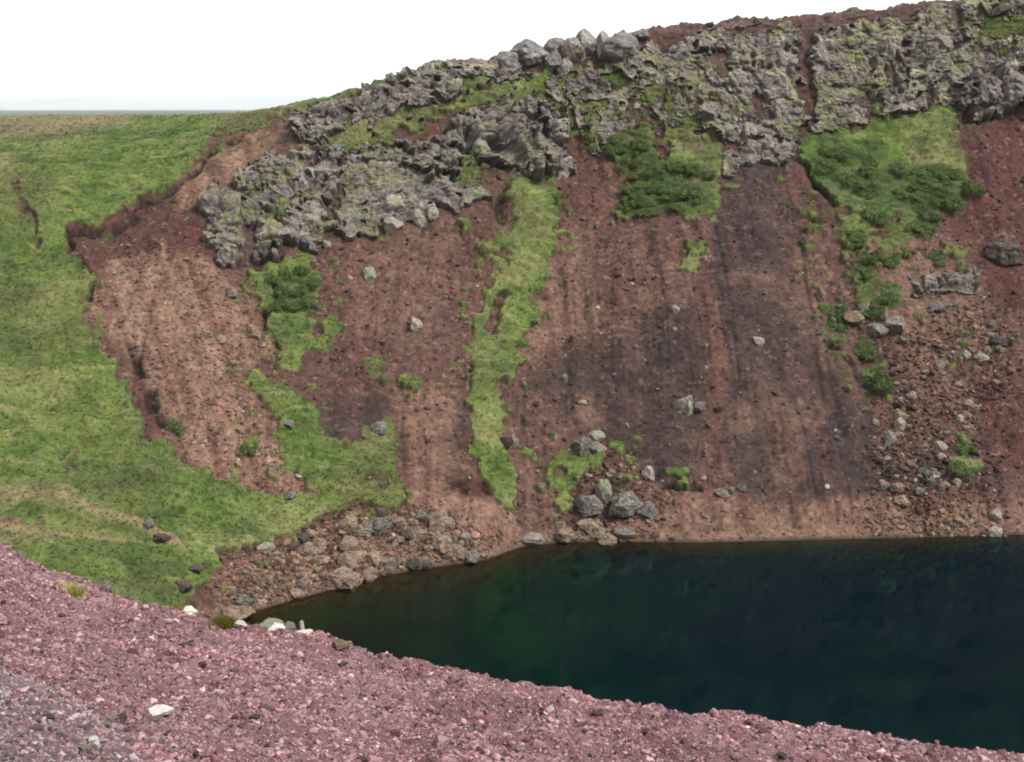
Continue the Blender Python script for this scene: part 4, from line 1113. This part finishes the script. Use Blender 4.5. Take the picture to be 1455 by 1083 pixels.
# yellow grass tuft and moss cushion on the rim
def rim_plant(name, label, cat, x, y, w, h, n, cols, seed, blade=True):
    p, _ = on_rim(x, y + h * .35)
    r = np.random.default_rng(seed)
    W_, Hh = metres(w, p), metres(h, p)
    ps = np.zeros((n, 3)); ps[:, 0] = r.normal(0, W_ * .24, n); ps[:, 1] = r.normal(0, W_ * .16, n)
    if not blade: ps[:, 2] = Hh * .35 * np.exp(-(ps[:, 0] / (W_ * .35)) ** 2)
    cc = np.array(cols)[r.integers(0, len(cols), n)]
    v, f, c = tufts(ps, np.full(n, Hh * (.75 if blade else .4)) * r.uniform(.6, 1.1, n), cc * ALB * 1.7, r, 5, .15, .008)
    o = mesh_obj(name, v, f, M_LEAF, c); o.location = p
    return tag(o, label, cat)


rim_plant('grass_tuft', 'yellow green grass tuft growing in the red gravel', 'grass tuft', 97, 836, 36, 24, 120, [S(196, 190, 96), S(164, 168, 72), S(208, 200, 130)], 5)
rim_plant('moss_cushion', 'yellow brown moss cushion on the gravel edge between the two white stones', 'moss', 316, 873, 46, 22, 500, [S(128, 116, 40), S(150, 136, 52), S(96, 90, 34)], 6, False)
rim_plant('grass_tuft', 'thin yellowish grass fringe on the gravel edge left of the white stone', 'grass tuft', 238, 866, 40, 8, 120, [S(150, 138, 60), S(120, 116, 50)], 8)

# ------------------------------------------------------------------ far plain and hills
FX = np.concatenate([np.linspace(-12000, -500, 60), np.linspace(-450, 450, 40), np.linspace(500, 12000, 60)])
FY = np.concatenate([np.linspace(-1500, 140, 20), np.linspace(150, 900, 50), np.linspace(950, 12000, 120)])
gx, gy = np.meshgrid(FX, FY)
PQ = np.stack([gx, gy, 0 * gx], -1)
rr = np.hypot(gx, gy)
gz = -22 + 3.0 * fbm(PQ, 240, 4, 501) * sstep(150, 500, rr)
gz = np.where(rr < 240, -60, gz)                         # kept under the crater
PQ[..., 2] = gz
ap = np.zeros(PQ.shape, f32) + S(104, 112, 62)
ap = blend(ap, S(70, 82, 60), np.clip(.5 + fbm(PQ, 500, 3, 511), 0, 1))
M_PLAIN = earth_mat('moorland', scales=(.01, .05), amt=.35, bump=.1)
tag(mesh_obj('far_plain', PQ, grid_faces(*gx.shape), M_PLAIN, ap * ALB), kind='structure')
hx, hy = np.meshgrid(np.linspace(-30000, 30000, 260), np.linspace(21000, 30000, 40))
PH = np.stack([hx, hy, 0 * hx], -1)
env = np.sin(np.pi * np.clip((hy - 21000) / 9000, 0, 1)) ** .7
PH[..., 2] = -40 + env * (190 + 160 * fbm(PH * (1, .6, 1), 4200, 4, 521))
tag(mesh_obj('hills', PH, grid_faces(*hx.shape), M_PLAIN, np.zeros(PH.shape, f32) + S(84, 88, 72, .7)), kind='structure')

# the air
bx = 33000.0
hv = [(x, y, z) for z in (-66.0, 480.0) for y in (-1600.0, 31000.0) for x in (-bx, bx)]
hf = [(0, 2, 3, 1), (4, 5, 7, 6), (0, 1, 5, 4), (2, 6, 7, 3), (0, 4, 6, 2), (1, 3, 7, 5)]
hm = bpy.data.materials.new('haze_air'); hm.use_nodes = True
nt = hm.node_tree; nt.nodes.clear()
out = nt.nodes.new('ShaderNodeOutputMaterial'); pv = nt.nodes.new('ShaderNodeVolumePrincipled')
pv.inputs['Color'].default_value = (.86, .92, 1, 1); pv.inputs['Density'].default_value = .000028
nt.links.new(pv.outputs[0], out.inputs['Volume'])
hz = mesh_obj('haze', np.array(hv), np.array(hf), hm, smooth=False)
tag(hz, kind='stuff')

# ------------------------------------------------------------------ light
SUN_EL, SUN_AZ = math.radians(48), math.radians(125)     # azimuth clockwise from +Y (north): from the right, slightly behind the viewer
w_ = bpy.data.worlds.new('World'); scene.world = w_; w_.use_nodes = True
nt = w_.node_tree; bg = nt.nodes['Background']
sky = nt.nodes.new('ShaderNodeTexSky'); sky.sky_type = 'NISHITA'; sky.sun_disc = False
sky.sun_elevation = SUN_EL; sky.sun_rotation = SUN_AZ; sky.dust_density = 6.0; sky.air_density = 1.0; sky.ozone_density = 1.0
hs = nt.nodes.new('ShaderNodeHueSaturation'); hs.inputs['Saturation'].default_value = .12
nt.links.new(sky.outputs[0], hs.inputs['Color'])
tcw = nt.nodes.new('ShaderNodeTexCoord'); cn = nt.nodes.new('ShaderNodeTexNoise'); cn.inputs['Scale'].default_value = 2.2; cn.inputs['Detail'].default_value = 5
nt.links.new(tcw.outputs['Generated'], cn.inputs['Vector'])
cr = nt.nodes.new('ShaderNodeMapRange'); cr.inputs['From Min'].default_value = .3; cr.inputs['From Max'].default_value = .7; cr.inputs['To Min'].default_value = .7; cr.inputs['To Max'].default_value = .95
nt.links.new(cn.outputs['Fac'], cr.inputs['Value'])
deck = nt.nodes.new('ShaderNodeMix'); deck.data_type = 'RGBA'; deck.inputs['B'].default_value = (2.35, 2.37, 2.4, 1)      # the cloud deck
nt.links.new(cr.outputs['Result'], deck.inputs['Factor']); nt.links.new(hs.outputs[0], deck.inputs['A']); nt.links.new(deck.outputs['Result'], bg.inputs['Color'])
bg.inputs['Strength'].default_value = .15
sd = bpy.data.lights.new('sun', 'SUN'); sd.energy = 1.5; sd.angle = math.radians(12); sd.color = (1, .97, .92)
so = bpy.data.objects.new('sun', sd); COL.objects.link(so)
dirv = Vector((math.sin(SUN_AZ) * math.cos(SUN_EL), math.cos(SUN_AZ) * math.cos(SUN_EL), math.sin(SUN_EL)))
so.rotation_euler = dirv.to_track_quat('Z', 'Y').to_euler(); so.location = dirv * 80

cam = bpy.data.cameras.new('camera'); co = bpy.data.objects.new('camera', cam); COL.objects.link(co)
cam.sensor_width = 36; cam.lens = 36 * FPX / W0; cam.clip_start = .1; cam.clip_end = 60000
co.location = (0, 0, 0); co.rotation_euler = (math.pi / 2 - PITCH, 0, 0)
scene.camera = co
vs = scene.view_settings
vs.view_transform = 'Standard'; vs.look = 'None'; vs.exposure = 2.12; vs.gamma = 1; vs.use_curve_mapping = False
scene.cycles.volume_bounces = 1
scene.cycles.filter_width = 1.9
